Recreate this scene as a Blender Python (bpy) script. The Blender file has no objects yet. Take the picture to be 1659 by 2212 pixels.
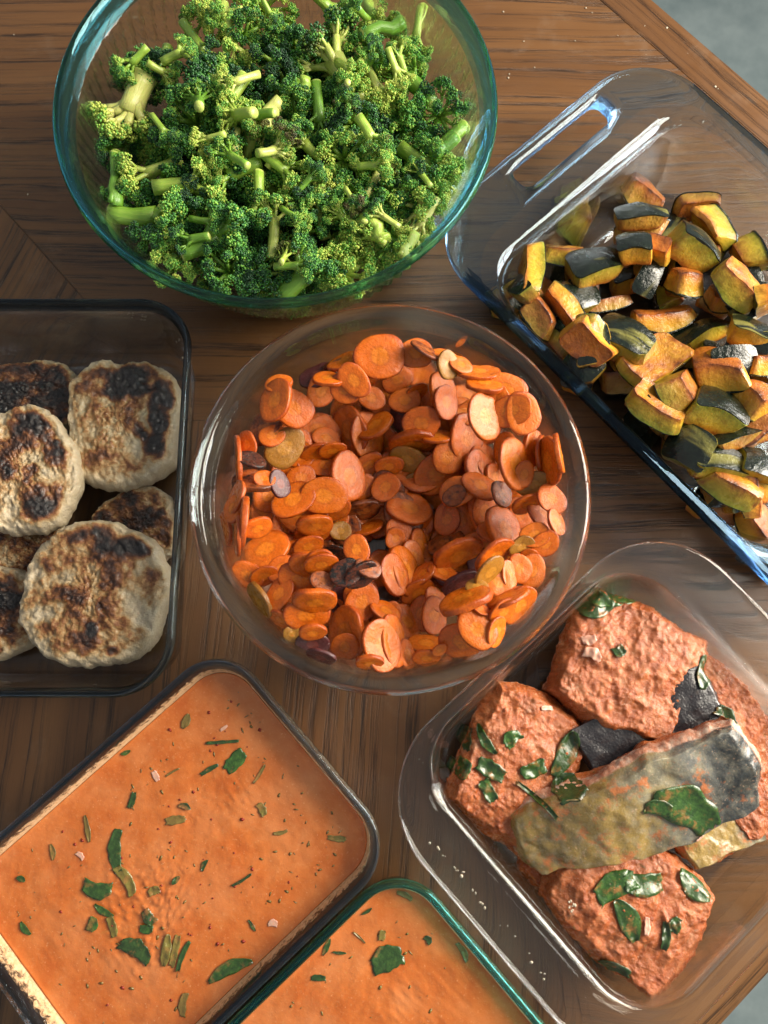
import bpy, bmesh, math, random
import numpy as np
from mathutils import Vector, Matrix, noise as mnoise

R = math.radians
scene = bpy.context.scene
COL = scene.collection
random.seed(7)
rng = np.random.default_rng(11)

# ------------------------------------------------------------------ camera
CAM_H, TILT = 0.51, R(12)
cam_d = bpy.data.cameras.new("camera")
cam_d.sensor_fit = 'VERTICAL'
cam_d.sensor_height = 36.0
cam_d.lens = 26.97
cam_d.clip_start = 0.01
cam_d.clip_end = 50
cam_d.dof.use_dof = True
cam_d.dof.focus_distance = 0.475
cam_d.dof.aperture_fstop = 9.0
cam = bpy.data.objects.new("camera", cam_d)
cam.location = (0, 0, CAM_H)
cam.rotation_euler = (TILT, 0, 0)
COL.objects.link(cam)
scene.camera = cam

# ------------------------------------------------------------------ world + window light
w = bpy.data.worlds.new("World")
scene.world = w
w.use_nodes = True
nt = w.node_tree
bg = nt.nodes["Background"]
bg.inputs[0].default_value = (0.76, 0.78, 0.80, 1)
bg.inputs[1].default_value = 0.46

def area(name, loc, target, sx, sy, power, col):
    l = bpy.data.lights.new(name, 'AREA')
    l.shape = 'RECTANGLE'
    l.size, l.size_y = sx, sy
    l.energy = power
    l.color = col
    o = bpy.data.objects.new(name, l)
    o.location = loc
    d = Vector(target) - Vector(loc)
    o.rotation_euler = d.to_track_quat('-Z', 'Y').to_euler()
    COL.objects.link(o)
    return o

# a window of four panes to the right of the table
WIN_C = Vector((1.15, 0.42, 0.72)); WIN_T = Vector((0.0, 0.12, 0.03))
wd = (WIN_T - WIN_C).normalized()
wx = wd.cross(Vector((0, 0, 1))).normalized()
wz = wx.cross(wd).normalized()
for i in (-1, 1):
    for j in (-1, 1):
        p = WIN_C + wx * (i * 0.20) + wz * (j * 0.23)
        area("window_pane_light", p, p + wd, 0.36, 0.42, 16.0, (1.0, 0.90, 0.74) if j > 0 else (1.0, 0.95, 0.86))

scene.view_settings.view_transform = 'Standard'
scene.view_settings.look = 'None'
scene.view_settings.exposure = 0.1
scene.view_settings.gamma = 1.0
cy = scene.cycles
cy.use_denoising = True
cy.max_bounces = 14
cy.transmission_bounces = 14
cy.transparent_max_bounces = 16
cy.diffuse_bounces = 4
cy.glossy_bounces = 5
cy.volume_bounces = 0
cy.caustics_refractive = True
cy.caustics_reflective = True
cy.blur_glossy = 0.6
cy.sample_clamp_indirect = 25.0

# ------------------------------------------------------------------ helpers
FP = 1657.0
def U(px, py, z):
    """table-plane position (x, y) at height z seen at a point of the reference picture (1659 x 2212 grid)"""
    a = (px - 829.5) / FP; b = -(py - 1106) / FP
    s = (CAM_H - z) / (math.cos(TILT) - b * math.sin(TILT))
    return Vector((a * s, (math.sin(TILT) + b * math.cos(TILT)) * s, z))

ANG = R(42)
eB = Vector((math.cos(ANG), math.sin(ANG), 0)); eA = Vector((math.sin(ANG), -math.cos(ANG), 0))
def BA(b, a, z=0.0):
    return eB * b + eA * a + Vector((0, 0, z))

def tag(o, label=None, cat=None, group=None, kind=None):
    if label: o['label'] = label
    if cat: o['category'] = cat
    if group: o['group'] = group
    if kind: o['kind'] = kind
    return o

def link(name, me, mat=None, parent=None, loc=None, smooth=True):
    o = bpy.data.objects.new(name, me)
    COL.objects.link(o)
    if mat is not None:
        for m in (mat if isinstance(mat, (list, tuple)) else [mat]):
            me.materials.append(m)
    if parent: o.parent = parent
    if loc is not None: o.location = loc
    return o

def mesh(name, verts, faces, smooth=True, mi=None):
    me = bpy.data.meshes.new(name)
    me.from_pydata([tuple(v) for v in verts], [], [tuple(int(i) for i in f) for f in faces])
    if smooth:
        me.polygons.foreach_set('use_smooth', [True] * len(me.polygons))
    if mi is not None:
        me.polygons.foreach_set('material_index', mi)
    me.update()
    return me

def empty(name, loc=(0, 0, 0), rz=0):
    o = bpy.data.objects.new(name, None)
    o.empty_display_size = 0.02
    o.location = loc; o.rotation_euler = (0, 0, rz)
    COL.objects.link(o)
    return o

class NT:
    def __init__(s, name):
        s.m = bpy.data.materials.new(name); s.m.use_nodes = True
        s.t = s.m.node_tree; s.n = s.t.nodes; s.l = s.t.links
        s.out = s.n['Material Output']; s.bsdf = s.n['Principled BSDF']
    def a(s, typ, **kw):
        nd = s.n.new('ShaderNode' + typ)
        for k, v in kw.items(): setattr(nd, k, v)
        return nd
    def c(s, frm, to): s.l.new(frm, to)
    def set(s, nd, **kw):
        for k, v in kw.items():
            nd.inputs[k.replace('_', ' ')].default_value = v
    def noise(s, vec, scale, detail=4, rough=.55, dist=0, out='Fac'):
        nd = s.a('TexNoise'); nd.inputs['Scale'].default_value = scale; nd.inputs['Detail'].default_value = detail
        nd.inputs['Roughness'].default_value = rough; nd.inputs['Distortion'].default_value = dist
        if vec is not None: s.c(vec, nd.inputs['Vector'])
        return nd.outputs[out]
    def ramp(s, fac, stops, interp='LINEAR'):
        nd = s.a('ValToRGB'); cr = nd.color_ramp; cr.interpolation = interp
        while len(cr.elements) > 1: cr.elements.remove(cr.elements[0])
        cr.elements[0].position = stops[0][0]; cr.elements[0].color = (*stops[0][1], 1) if len(stops[0][1]) == 3 else stops[0][1]
        for p, col in stops[1:]:
            e = cr.elements.new(p); e.color = (*col, 1) if len(col) == 3 else col
        s.c(fac, nd.inputs[0]); return nd.outputs[0]
    def f(s, fac, a, b):
        return s.ramp(fac, [(a, (0, 0, 0)), (b, (1, 1, 1))])
    def mix(s, fac, a, b, mode='MIX'):
        nd = s.a('Mix', data_type='RGBA', blend_type=mode)
        for v, i in ((fac, 0), (a, 6), (b, 7)):
            if isinstance(v, (int, float)): nd.inputs[i].default_value = v
            elif isinstance(v, tuple): nd.inputs[i].default_value = (*v, 1) if len(v) == 3 else v
            else: s.c(v, nd.inputs[i])
        return nd.outputs[2]
    def math(s, op, a, b=0.0, c=None):
        nd = s.a('Math', operation=op)
        for i, v in enumerate((a, b) if c is None else (a, b, c)):
            if isinstance(v, (int, float)): nd.inputs[i].default_value = v
            else: s.c(v, nd.inputs[i])
        return nd.outputs[0]
    def bump(s, h, strength=.5, dist=.001, prev=None):
        nd = s.a('Bump'); nd.inputs['Strength'].default_value = strength; nd.inputs['Distance'].default_value = dist
        s.c(h, nd.inputs['Height'])
        if prev: s.c(prev, nd.inputs['Normal'])
        return nd.outputs[0]
    def obj(s): return s.a('TexCoord').outputs['Object']
    def pos(s): return s.a('NewGeometry').outputs['Position']
    def mapping(s, vec, rot=(0, 0, 0), scale=(1, 1, 1), loc=(0, 0, 0)):
        nd = s.a('Mapping'); nd.inputs['Rotation'].default_value = rot; nd.inputs['Scale'].default_value = scale
        nd.inputs['Location'].default_value = loc; s.c(vec, nd.inputs['Vector']); return nd.outputs[0]
    def fin(s, base=None, rough=None, normal=None, **kw):
        b = s.bsdf
        if base is not None:
            if isinstance(base, tuple): b.inputs['Base Color'].default_value = (*base, 1)
            else: s.c(base, b.inputs['Base Color'])
        if rough is not None:
            if isinstance(rough, (int, float)): b.inputs['Roughness'].default_value = rough
            else: s.c(rough, b.inputs['Roughness'])
        if normal is not None: s.c(normal, b.inputs['Normal'])
        for k, v in kw.items():
            b.inputs[k.replace('_', ' ')].default_value = v
        return s.m

def dedupe(objs, key):
    """labels that still coincide get their place among their look-alikes, read from left to right"""
    d = {}
    for o in objs: d.setdefault(o['label'], []).append(o)
    for lab, L in d.items():
        if len(L) == 1: continue
        L.sort(key=key)
        nm = {2: ["left one", "right one"], 3: ["leftmost", "middle one", "rightmost"]}.get(len(L), ["leftmost"] + ["%s along" % w for w in ("second", "third", "fourth", "fifth", "sixth", "seventh", "eighth", "ninth", "tenth", "eleventh", "twelfth", "thirteenth", "fourteenth", "fifteenth", "sixteenth", "seventeenth", "eighteenth", "nineteenth", "twentieth")][:len(L) - 2] + ["rightmost"])
        for i, o in enumerate(L):
            if i < len(nm): o['label'] = lab + ", " + nm[i]

def glass_mat(name, tint=(.985, .99, .99), clear=.22):
    n = NT(name)
    n.n.remove(n.bsdf)
    g = n.a('BsdfGlass'); g.inputs['IOR'].default_value = 1.47; g.inputs['Roughness'].default_value = 0.0
    g.inputs['Color'].default_value = (*tint, 1)
    # faint pressing ripples of the moulded glass
    b = n.bump(n.noise(n.obj(), 60, 2), .25, .0006)
    n.c(b, g.inputs['Normal'])
    tr = n.a('BsdfTransparent'); tr.inputs['Color'].default_value = (*[c ** .5 for c in tint], 1)
    mx = n.a('MixShader'); mx.inputs[0].default_value = clear
    n.c(g.outputs[0], mx.inputs[1]); n.c(tr.outputs[0], mx.inputs[2])
    n.c(mx.outputs[0], n.out.inputs['Surface'])
    return n.m

def rim_slot(o, zmin, tint, name, clear=.08):
    """the thick rim shows the colour of the glass: its faces get the deeper tint"""
    o.data.materials.append(glass_mat(name, tint, clear))
    for p in o.data.polygons:
        if p.center.z > zmin: p.material_index = len(o.data.materials) - 1

def catmull(P, sub):
    P = [np.array(p, float) for p in P]; out = []
    for i in range(len(P) - 1):
        p0 = P[max(i - 1, 0)]; p1 = P[i]; p2 = P[i + 1]; p3 = P[min(i + 2, len(P) - 1)]
        for k in range(sub):
            u = k / sub
            # centripetal-ish: damp the tangents by the shorter neighbour so corners do not overshoot
            d = np.linalg.norm(p2 - p1)
            m1 = (p2 - p0) * min(.5, d / (np.linalg.norm(p2 - p0) + 1e-9)); m2 = (p3 - p1) * min(.5, d / (np.linalg.norm(p3 - p1) + 1e-9))
            h = (2*u**3 - 3*u**2 + 1, u**3 - 2*u**2 + u, -2*u**3 + 3*u**2, u**3 - u**2)
            out.append(h[0]*p1 + h[1]*m1 + h[2]*p2 + h[3]*m2)
    out.append(P[-1]); return out

def rrect(hx, hy, rc, n=12, side=6):
    """rounded rectangle outline, counter-clockwise, with the same vertex count for any size"""
    rc = min(rc, hx, hy); pts = []
    cs = [(hx - rc, hy - rc, 0), (-(hx - rc), hy - rc, 90), (-(hx - rc), -(hy - rc), 180), (hx - rc, -(hy - rc), 270)]
    for i, (cx, cyy, a0) in enumerate(cs):
        arc = [(cx + rc * math.cos(R(a0 + 90 * k / n)), cyy + rc * math.sin(R(a0 + 90 * k / n))) for k in range(n + 1)]
        pts += arc
        nx = cs[(i + 1) % 4]
        q = (nx[0] + rc * math.cos(R(nx[2])), nx[1] + rc * math.sin(R(nx[2])))
        for k in range(1, side):
            u = k / side; pts.append((arc[-1][0] * (1 - u) + q[0] * u, arc[-1][1] * (1 - u) + q[1] * u))
    return pts

def rect_dish_mesh(name, prof, sub=4, n=14):
    prof = catmull(prof, sub)
    V = []; F = []; m = None
    for hx, hy, rc, z in prof:
        L = rrect(hx, hy, rc, n); m = len(L)
        V += [(x, y, z) for x, y in L]
    for i in range(len(prof) - 1):
        for k in range(m):
            F.append((i*m + k, i*m + (k+1) % m, (i+1)*m + (k+1) % m, (i+1)*m + k))
    def cap(base, z, flip):
        c = len(V); V.append((0, 0, z))
        for k in range(m):
            f = (c, base + (k+1) % m, base + k) if flip else (c, base + k, base + (k+1) % m)
            F.append(f)
    cap(0, prof[0][3], True); cap((len(prof) - 1) * m, prof[-1][3], False)
    return mesh(name, V, F)

def lathe_mesh(name, prof, seg, fr=None, sub=4):
    """closed lathe; prof from the outer bottom centre over the rim to the inner bottom centre"""
    prof = catmull(prof, sub)
    prof = prof[1:-1] if prof[0][0] < 1e-6 else prof
    V = []; F = []
    for i, (r, z) in enumerate(prof):
        for k in range(seg):
            a = 2 * math.pi * k / seg
            rr = r + (fr(i, r, z, a) if fr else 0)
            V.append((rr * math.cos(a), rr * math.sin(a), z))
    for i in range(len(prof) - 1):
        for k in range(seg):
            F.append((i*seg + k, i*seg + (k+1) % seg, (i+1)*seg + (k+1) % seg, (i+1)*seg + k))
    c = len(V); V.append((0, 0, prof[0][1])); c2 = len(V); V.append((0, 0, prof[-1][1])); b2 = (len(prof) - 1) * seg
    for k in range(seg):
        F.append((c, (k+1) % seg, k)); F.append((c2, b2 + k, b2 + (k+1) % seg))
    return mesh(name, V, F)
# ------------------------------------------------------------------ table and floor
def wood_mat(name, ang, off):
    n = NT(name)
    p = n.pos()
    g = n.mapping(p, rot=(0, 0, -ang), loc=(off, off * .7, 0))          # x runs along the grain
    warp = n.noise(n.mapping(g, scale=(5, 9, 1)), 1, 3, .5, out='Color')
    gw = n.a('VectorMath', operation='MULTIPLY_ADD'); n.c(warp, gw.inputs[0]); gw.inputs[1].default_value = (0, .016, 0); n.c(g, gw.inputs[2])
    gv = gw.outputs[0]
    bands = n.noise(n.mapping(gv, scale=(3.4, 185, 1)), 1, 3, .6)        # growth bands
    broad = n.noise(n.mapping(gv, scale=(2.5, 26, 1)), 1, 3, .5)
    pores = n.noise(n.mapping(gv, scale=(26, 900, 1)), 1, 3, .7)         # open pores in the early wood
    line = n.math('MULTIPLY', n.f(bands, .47, .62), n.f(pores, .40, .56))
    fine = n.noise(n.mapping(gv, scale=(14, 1400, 1)), 1, 2, .6)
    base = n.ramp(broad, [(.3, (.094, .039, .0115)), (.5, (.132, .058, .0180)), (.72, (.172, .080, .027))])
    base = n.mix(n.math('MULTIPLY', n.f(fine, .3, .8), .35), base, (.075, .034, .014))
    base = n.mix(n.math('MULTIPLY', line, .85), base, (.012, .006, .003))
    wear = n.noise(p, 26, 5, .65)
    scr = n.noise(n.mapping(p, rot=(0, 0, .6), scale=(18, 300, 1)), 1, 2, .8)
    dull = n.math('MULTIPLY', n.f(wear, .56, .72), .12)
    scratch = n.math('MULTIPLY', n.f(scr, .735, .76), n.f(wear, .5, .6))
    base = n.mix(n.math('ADD', dull, n.math('MULTIPLY', scratch, .35)), base, (.30, .24, .18))
    h = n.math('SUBTRACT', n.math('MULTIPLY', fine, .25), line)
    rough = n.ramp(n.noise(p, 40, 4, .6), [(.3, (.30,) * 3), (.7, (.46,) * 3)])
    return n.fin(base, rough, n.bump(h, .55, .0004), Specular_IOR_Level=.35, Coat_Weight=.12, Coat_Roughness=.25)

def poly_slab(name, pts, z0, z1, mat, parent):
    m = len(pts)
    V = [(x, y, z1) for x, y in pts] + [(x, y, z0) for x, y in pts]
    F = [tuple(range(m)), tuple(range(2*m - 1, m - 1, -1))] + [(i + m, (i+1) % m + m, (i+1) % m, i) for i in range(m)]
    me = mesh(name, V, F, smooth=False)
    bm = bmesh.new(); bm.from_mesh(me); bmesh.ops.recalc_face_normals(bm, faces=bm.faces); bm.to_mesh(me); bm.free()
    return link(name, me, mat, parent)

table = empty("dining_table", (0, 0, 0))
tag(table, "brown oak dining table with dark open grain under all the glass dishes", "table")
def xy(v): return (v[0], v[1])
S = 1.05
c_r = xy(BA(.507, .285)); c_t = xy(BA(.507, .285 - S)); c_l = xy(BA(.507 - S, .285 - S)); c_b = xy(BA(.507 - S, .285))
M_core = wood_mat("oak_core", R(42), 3.1)
poly_slab("tabletop", [c_r, c_t, c_l, c_b], -.028, -.0012, M_core, table)
def clip(poly, p, nrm):
    out = []
    for i in range(len(poly)):
        a, b = poly[i], poly[(i+1) % len(poly)]
        da = (a[0]-p[0])*nrm[0] + (a[1]-p[1])*nrm[1]; db = (b[0]-p[0])*nrm[0] + (b[1]-p[1])*nrm[1]
        if da >= 0: out.append(a)
        if da * db < 0:
            t = da / (da - db); out.append((a[0] + (b[0]-a[0])*t, a[1] + (b[1]-a[1])*t))
    return out
inner = [xy(BA(.507 - m, .285 - m2)) for m, m2 in ((.03, .022), (.03, S - .03), (S - .03, S - .03), (S - .03, .022))]
g = .0004
def half(poly, p, deg, side, g=.0004):      # keep one side of the line through p at angle deg, with half a joint's gap
    nx, ny = -math.sin(R(deg)) * side, math.cos(R(deg)) * side
    return clip(poly, (p[0] + nx*g, p[1] + ny*g), (nx, ny))
seamP = (-.131, .174); mit = (-.245, .297); top = (-.261, .461)
low = half(inner, seamP, 0, -1); up = half(inner, seamP, 0, 1, 0)
low_l = half(low, (.092, .09), -85, -1); low_r = half(half(inner, seamP, 0, -1, 0), (.092, .09), -85, 1)
up_l = half(up, mit, -48, -1); up_r = half(up, mit, -48, 1)
up_ll = half(up_l, top, 38, -1); up_lt = half(up_l, top, 38, 1)
for nm, poly, a, off in (("veneer_panel", up_r, 0, .3), ("veneer_panel", low_l, 86, 1.7), ("veneer_panel", low_r, 0, .3), ("veneer_panel", up_ll, 68, 2.2), ("veneer_panel", up_lt, 80, 4.4)):
    if len(poly) > 2: poly_slab(nm, poly, -.0012, 0.0, wood_mat("oak_veneer", R(a), off), table)
# solid edge boards, mitred at the corner
M_edge = wood_mat("oak_edge", R(-48), 7.3); M_edge2 = wood_mat("oak_edge", R(42), 8.9)
poly_slab("edge_board", [c_r, c_t, xy(BA(.507 - .0298, .285 - S + .03)), xy(BA(.507 - .0298, .285 - .0218))], -.0012, .0003, M_edge, table)
poly_slab("edge_board", [c_r, xy(BA(.507 - .0298, .285 - .0218)), xy(BA(.507 - S + .03, .285 - .0218)), c_b], -.0012, .0003, M_edge2, table)

n = NT("floor_vinyl")
p = n.pos()
fb = n.mix(n.f(n.noise(p, 9, 6, .7), .35, .7), (.105, .140, .145), (.180, .220, .222))
n.fin(fb, .55, n.bump(n.noise(p, 160, 3), .2, .001))
fl = link("floor", mesh("floor", [(-3, -3, -.74), (3, -3, -.74), (3, 3, -.74), (-3, 3, -.74)], [(0, 1, 2, 3)], False), n.m)
tag(fl, kind="structure")

# ------------------------------------------------------------------ glass dishes
G_teal = glass_mat("teal_tinted_glass", (.95, .985, .985), .34)
G_clear = glass_mat("clear_glass", (.985, .992, .990), .40)
G_blue = glass_mat("blue_tinted_glass", (.86, .925, .975), .35)
G_grey = glass_mat("smoky_clear_glass", (.90, .92, .935), .40)
G_sauce1 = glass_mat("grey_blue_glass", (.93, .955, .97), .40)
G_sauce2 = glass_mat("turquoise_edge_glass", (.86, .965, .965), .40)

# broccoli bowl: fluted on the outside
BRO_C = Vector((-.064, .331, 0)); BRO_R = .131; BRO_H = .120
def flute(i, r, z, a):
    if i > NPRO // 2 or z < .012 or z > .104: return 0
    e = min(1, (z - .012) / .01) * min(1, (.104 - z) / .006)
    ph = a * 84 + z * 320
    s = .5 + .5 * math.cos(ph)
    return .0030 * e * s ** 4
bro_prof = [(0, .002), (.045, .002), (.055, 0), (.066, .003), (.086, .022), (.104, .052), (.116, .082), (.1225, .104), (.1268, .1105), (.1298, .1125), (.1312, .1160), (.1302, .1194),
            (.1278, .1200), (.1256, .1170), (.1200, .104), (.1125, .082), (.1005, .053), (.083, .0255), (.064, .0080), (.053, .0058), (.045, .0060), (0, .006)]
NPRO = len(catmull(bro_prof, 4))
bowl_b = link("glass_mixing_bowl", lathe_mesh("glass_mixing_bowl", bro_prof, 672, flute), G_teal, loc=BRO_C)
tag(bowl_b, "large teal tinted glass mixing bowl with slanted flutes, full of broccoli", "bowl")

rim_slot(bowl_b, .1085, (.40, .77, .86), "teal_rim_glass", .18)

CAR_C = Vector((.0035, .1045, 0)); CAR_R = .1155; CAR_H = .085
car_prof = [(0, .002), (.045, .002), (.052, 0), (.060, .002), (.080, .016), (.094, .038), (.1015, .060), (.1045, .0715), (.1075, .0735), (.1120, .0750), (.1152, .0785), (.1150, .0825), (.1118, .0850),
            (.1075, .0838), (.1040, .0790), (.1010, .0720), (.0975, .060), (.0895, .0390), (.0755, .0185), (.0580, .0066), (.050, .0052), (.045, .0054), (0, .0054)]
bowl_c = link("glass_bowl", lathe_mesh("glass_bowl", car_prof, 128), G_clear, loc=CAR_C)
tag(bowl_c, "clear round glass bowl with thick rolled rim holding sliced carrots", "bowl")

rim_slot(bowl_c, .0742, (.93, .98, .98), "clear_rim_glass", .30)

def box_prof(hx, hy, rc, H, wall=.0042, draft=.011, lip=.0022):
    def P(d, z, r=None): return (hx - d, hy - d, max((rc if r is None else r) - d, .006), z)
    return [P(draft + .030, .0012), P(draft + .012, .0008), P(draft + .006, 0), P(draft, .005), P(.0035 + draft * .25, H - .016), P(.0035, H - .0085), P(.0012, H - .0070), P(0, H - .0042), P(.0003, H - .0014), P(.0016, H),
            P(.0032, H - .0003), P(.0044, H - .0020), P(.0054, H - .0065), P(.0062, H - .013), P(wall + draft, .012), P(wall + draft + .004, .0058), P(wall + draft + .011, .0042), P(wall + draft + .026, .0040)]

def box_dish(name, b0, b1, a0, a1, rc, H, mat, **kw):
    me = rect_dish_mesh(name, box_prof((b1 - b0) / 2, (a1 - a0) / 2, rc, H, **kw))
    o = link(name, me, mat, loc=BA((b0 + b1) / 2, (a0 + a1) / 2))
    o.rotation_euler = (0, 0, ANG)
    return o
S1 = (-.261, -.0555, -.079, .0770); S2 = (-.262, -.0575, .0785, .2345)
SH = .060
d1 = box_dish("glass_storage_dish", *S1, .030, SH, G_sauce1)
tag(d1, "rectangular glass dish with dark grey blue rim, brim full of orange sauce", "dish")
rim_slot(d1, SH - .0078, (.54, .65, .75), "grey_blue_rim_glass", .14)
d2 = box_dish("glass_storage_dish", *S2, .030, SH, G_sauce2)
tag(d2, "rectangular glass dish with turquoise rim at the bottom edge, filled with orange sauce", "dish")
rim_slot(d2, SH - .0078, (.36, .90, .92), "turquoise_rim_glass", .15)
PAT = (-.335, -.1205, -.0125, .2330)
pd = link("glass_baking_dish", rect_dish_mesh("glass_baking_dish", box_prof((PAT[1]-PAT[0])/2, (PAT[3]-PAT[2])/2, .034, .065)), G_grey, loc=((PAT[0]+PAT[1])/2, (PAT[2]+PAT[3])/2, 0))
tag(pd, "rectangular glass dish with dark smoky rim holding browned meat patties", "dish")

rim_slot(pd, .065 - .0078, (.36, .44, .50), "smoky_rim_glass", .10)

# fish dish: square with wide handle flanges on two sides
FI = (-.053, .192, .0365, .2460); FH = .056
fhx, fhy = (FI[1]-FI[0])/2, (FI[3]-FI[2])/2
def fP(dx, dy, rc, z): return (fhx - dx, fhy - dy, rc, z)
fish_prof = [fP(.066, .036, .02, .0012), fP(.046, .024, .026, 0), fP(.038, .018, .030, .004), fP(.0325, .0115, .034, .040), fP(.030, .0095, .036, .0470), fP(.024, .0075, .040, .0495), fP(.010, .0035, .048, .0515),
             fP(.002, .0012, .054, .0525), fP(0, 0, .055, .0545), fP(.0012, .001, .054, .0562), fP(.005, .0025, .052, .0565), fP(.018, .0055, .044, .0550), fP(.0245, .0078, .040, .0548), fP(.0285, .0095, .038, .0550), fP(.0312, .0112, .036, .0530),
             fP(.0330, .0130, .034, .0440), fP(.0390, .0185, .028, .0100), fP(.042, .0215, .026, .0058), fP(.052, .030, .022, .0046), fP(.066, .042, .02, .0044)]
fd = link("glass_casserole_dish", rect_dish_mesh("glass_casserole_dish", fish_prof, n=18), G_clear, loc=BA((FI[0]+FI[1])/2, (FI[2]+FI[3])/2))
fd.rotation_euler = (0, 0, ANG)
tag(fd, "clear square glass dish with broad flared handles holding sauced fish", "dish")

# squash dish: long, with a slotted handle at the end
SQ = (.2045, .4240, -.1975, .165); QH = .056
qhx, qhy = (SQ[1]-SQ[0])/2, (SQ[3]-SQ[2])/2
def qP(dx, dy, rc, z): return (qhx - dx, qhy - dy, rc, z)
sq_prof = [qP(.050, .094, .02, .0012), qP(.030, .074, .024, 0), qP(.024, .068, .028, .004), qP(.0125, .0555, .034, .040), qP(.0100, .0520, .036, .0455), qP(.0070, .0450, .040, .0480), qP(.0035, .0200, .044, .0510),
           qP(.0012, .0025, .048, .0530), qP(0, 0, .049, .0550), qP(.0008, .0012, .048, .0568), qP(.0030, .0045, .046, .0572), qP(.0060, .030, .040, .0566), qP(.0078, .0460, .037, .0560), qP(.0095, .0500, .035, .0545), qP(.0120, .0545, .034, .0500),
           qP(.0155, .0590, .031, .0420), qP(.027, .0710, .026, .0100), qP(.031, .0750, .024, .0058), qP(.040, .084, .02, .0046), qP(.052, .096, .02, .0044)]
me = rect_dish_mesh("glass_roasting_dish", sq_prof, n=18)
qd = link("glass_roasting_dish", me, G_blue, loc=BA((SQ[0]+SQ[1])/2, (SQ[2]+SQ[3])/2))
qd.rotation_euler = (0, 0, ANG)
tag(qd, "long blue tinted glass roasting dish with slotted end handle, full of squash", "dish")
def cut_slot(o, cx, cyy, hx, hy):
    L = rrect(hx, hy, hy * .8, 8, 4); m = len(L)
    V = [(x + cx, y + cyy, .03) for x, y in L] + [(x + cx, y + cyy, .08) for x, y in L]
    F = [tuple(range(m - 1, -1, -1)), tuple(range(m, 2*m))] + [(i, (i+1) % m, (i+1) % m + m, i + m) for i in range(m)]
    cut = link("slot_cutter", mesh("slot_cutter", V, F, False)); cut.matrix_world = o.matrix_basis.copy(); cut.location = o.location
    md = o.modifiers.new("slot", 'BOOLEAN'); md.operation = 'DIFFERENCE'; md.object = cut; md.solver = 'EXACT'
    bpy.context.view_layer.update()
    ev = o.evaluated_get(bpy.context.evaluated_depsgraph_get())
    nm = bpy.data.meshes.new_from_object(ev)
    o.modifiers.clear(); nm.materials.clear(); nm.materials.append(G_blue); o.data = nm
    for p_ in nm.polygons: p_.material_index = 0
    nm.polygons.foreach_set('use_smooth', [True] * len(nm.polygons))
    bpy.data.objects.remove(cut)
SL = (.008, .1628, .0415, .0092)
for s in (1,):
    cut_slot(qd, SL[0], SL[1], SL[2], SL[3])
rim_slot(qd, .0497, (.70, .84, .96), "blue_rim_glass", .15)
qd.data.materials.append(glass_mat("navy_dark_reflection_rim", (.27, .42, .60), .04))  # navy tint, kept wide on the left rim to paint in a dark reflection
for p_ in qd.data.polygons:
    if p_.center.z > .0440 and (p_.center.x < -qhx + .0088 or p_.center.x > qhx - .0022) and p_.center.y < qhy - .045: p_.material_index = 2
# ------------------------------------------------------------------ pieces dropped onto a height field
class Pile:
    """height field of one dish: every piece is let down until it rests on what lies below it"""
    def __init__(s, x0, x1, y0, y1, res, floor):
        s.x0, s.y0, s.res = x0, y0, res
        s.nx, s.ny = int((x1 - x0) / res) + 1, int((y1 - y0) / res) + 1
        X = x0 + (np.arange(s.nx) + .5) * res; Y = y0 + (np.arange(s.ny) + .5) * res
        s.h = floor(*np.meshgrid(X, Y, indexing='ij'))
    def cells(s, P):
        i = np.clip(((P[:, 0] - s.x0) / s.res).astype(int), 0, s.nx - 1); j = np.clip(((P[:, 1] - s.y0) / s.res).astype(int), 0, s.ny - 1)
        return i, j
    def rest(s, P, q):
        i, j = s.cells(P); key = i * s.ny + j
        o = np.lexsort((P[:, 2], key)); k = key[o]; first = np.r_[True, k[1:] != k[:-1]]
        low = P[o][first, 2]; c = k[first]
        return float(np.quantile(s.h.ravel()[c] - low, q))
    def add(s, P):
        i, j = s.cells(P); np.maximum.at(s.h, (i, j), P[:, 2])

def rot_from(zaxis, xaxis):
    z = Vector(zaxis).normalized(); x = Vector(xaxis); x = (x - z * x.dot(z))
    x = x.normalized() if x.length > 1e-6 else z.orthogonal().normalized()
    y = z.cross(x); return Matrix((x, y, z)).transposed()

def verts_of(me):
    a = np.empty(len(me.vertices) * 3); me.vertices.foreach_get('co', a); return a.reshape(-1, 3)

def put(o, Rm, sc, loc):
    M = Rm.to_4x4() @ Matrix.Diagonal((*sc, 1)); M.translation = loc
    o.matrix_basis = M

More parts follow.
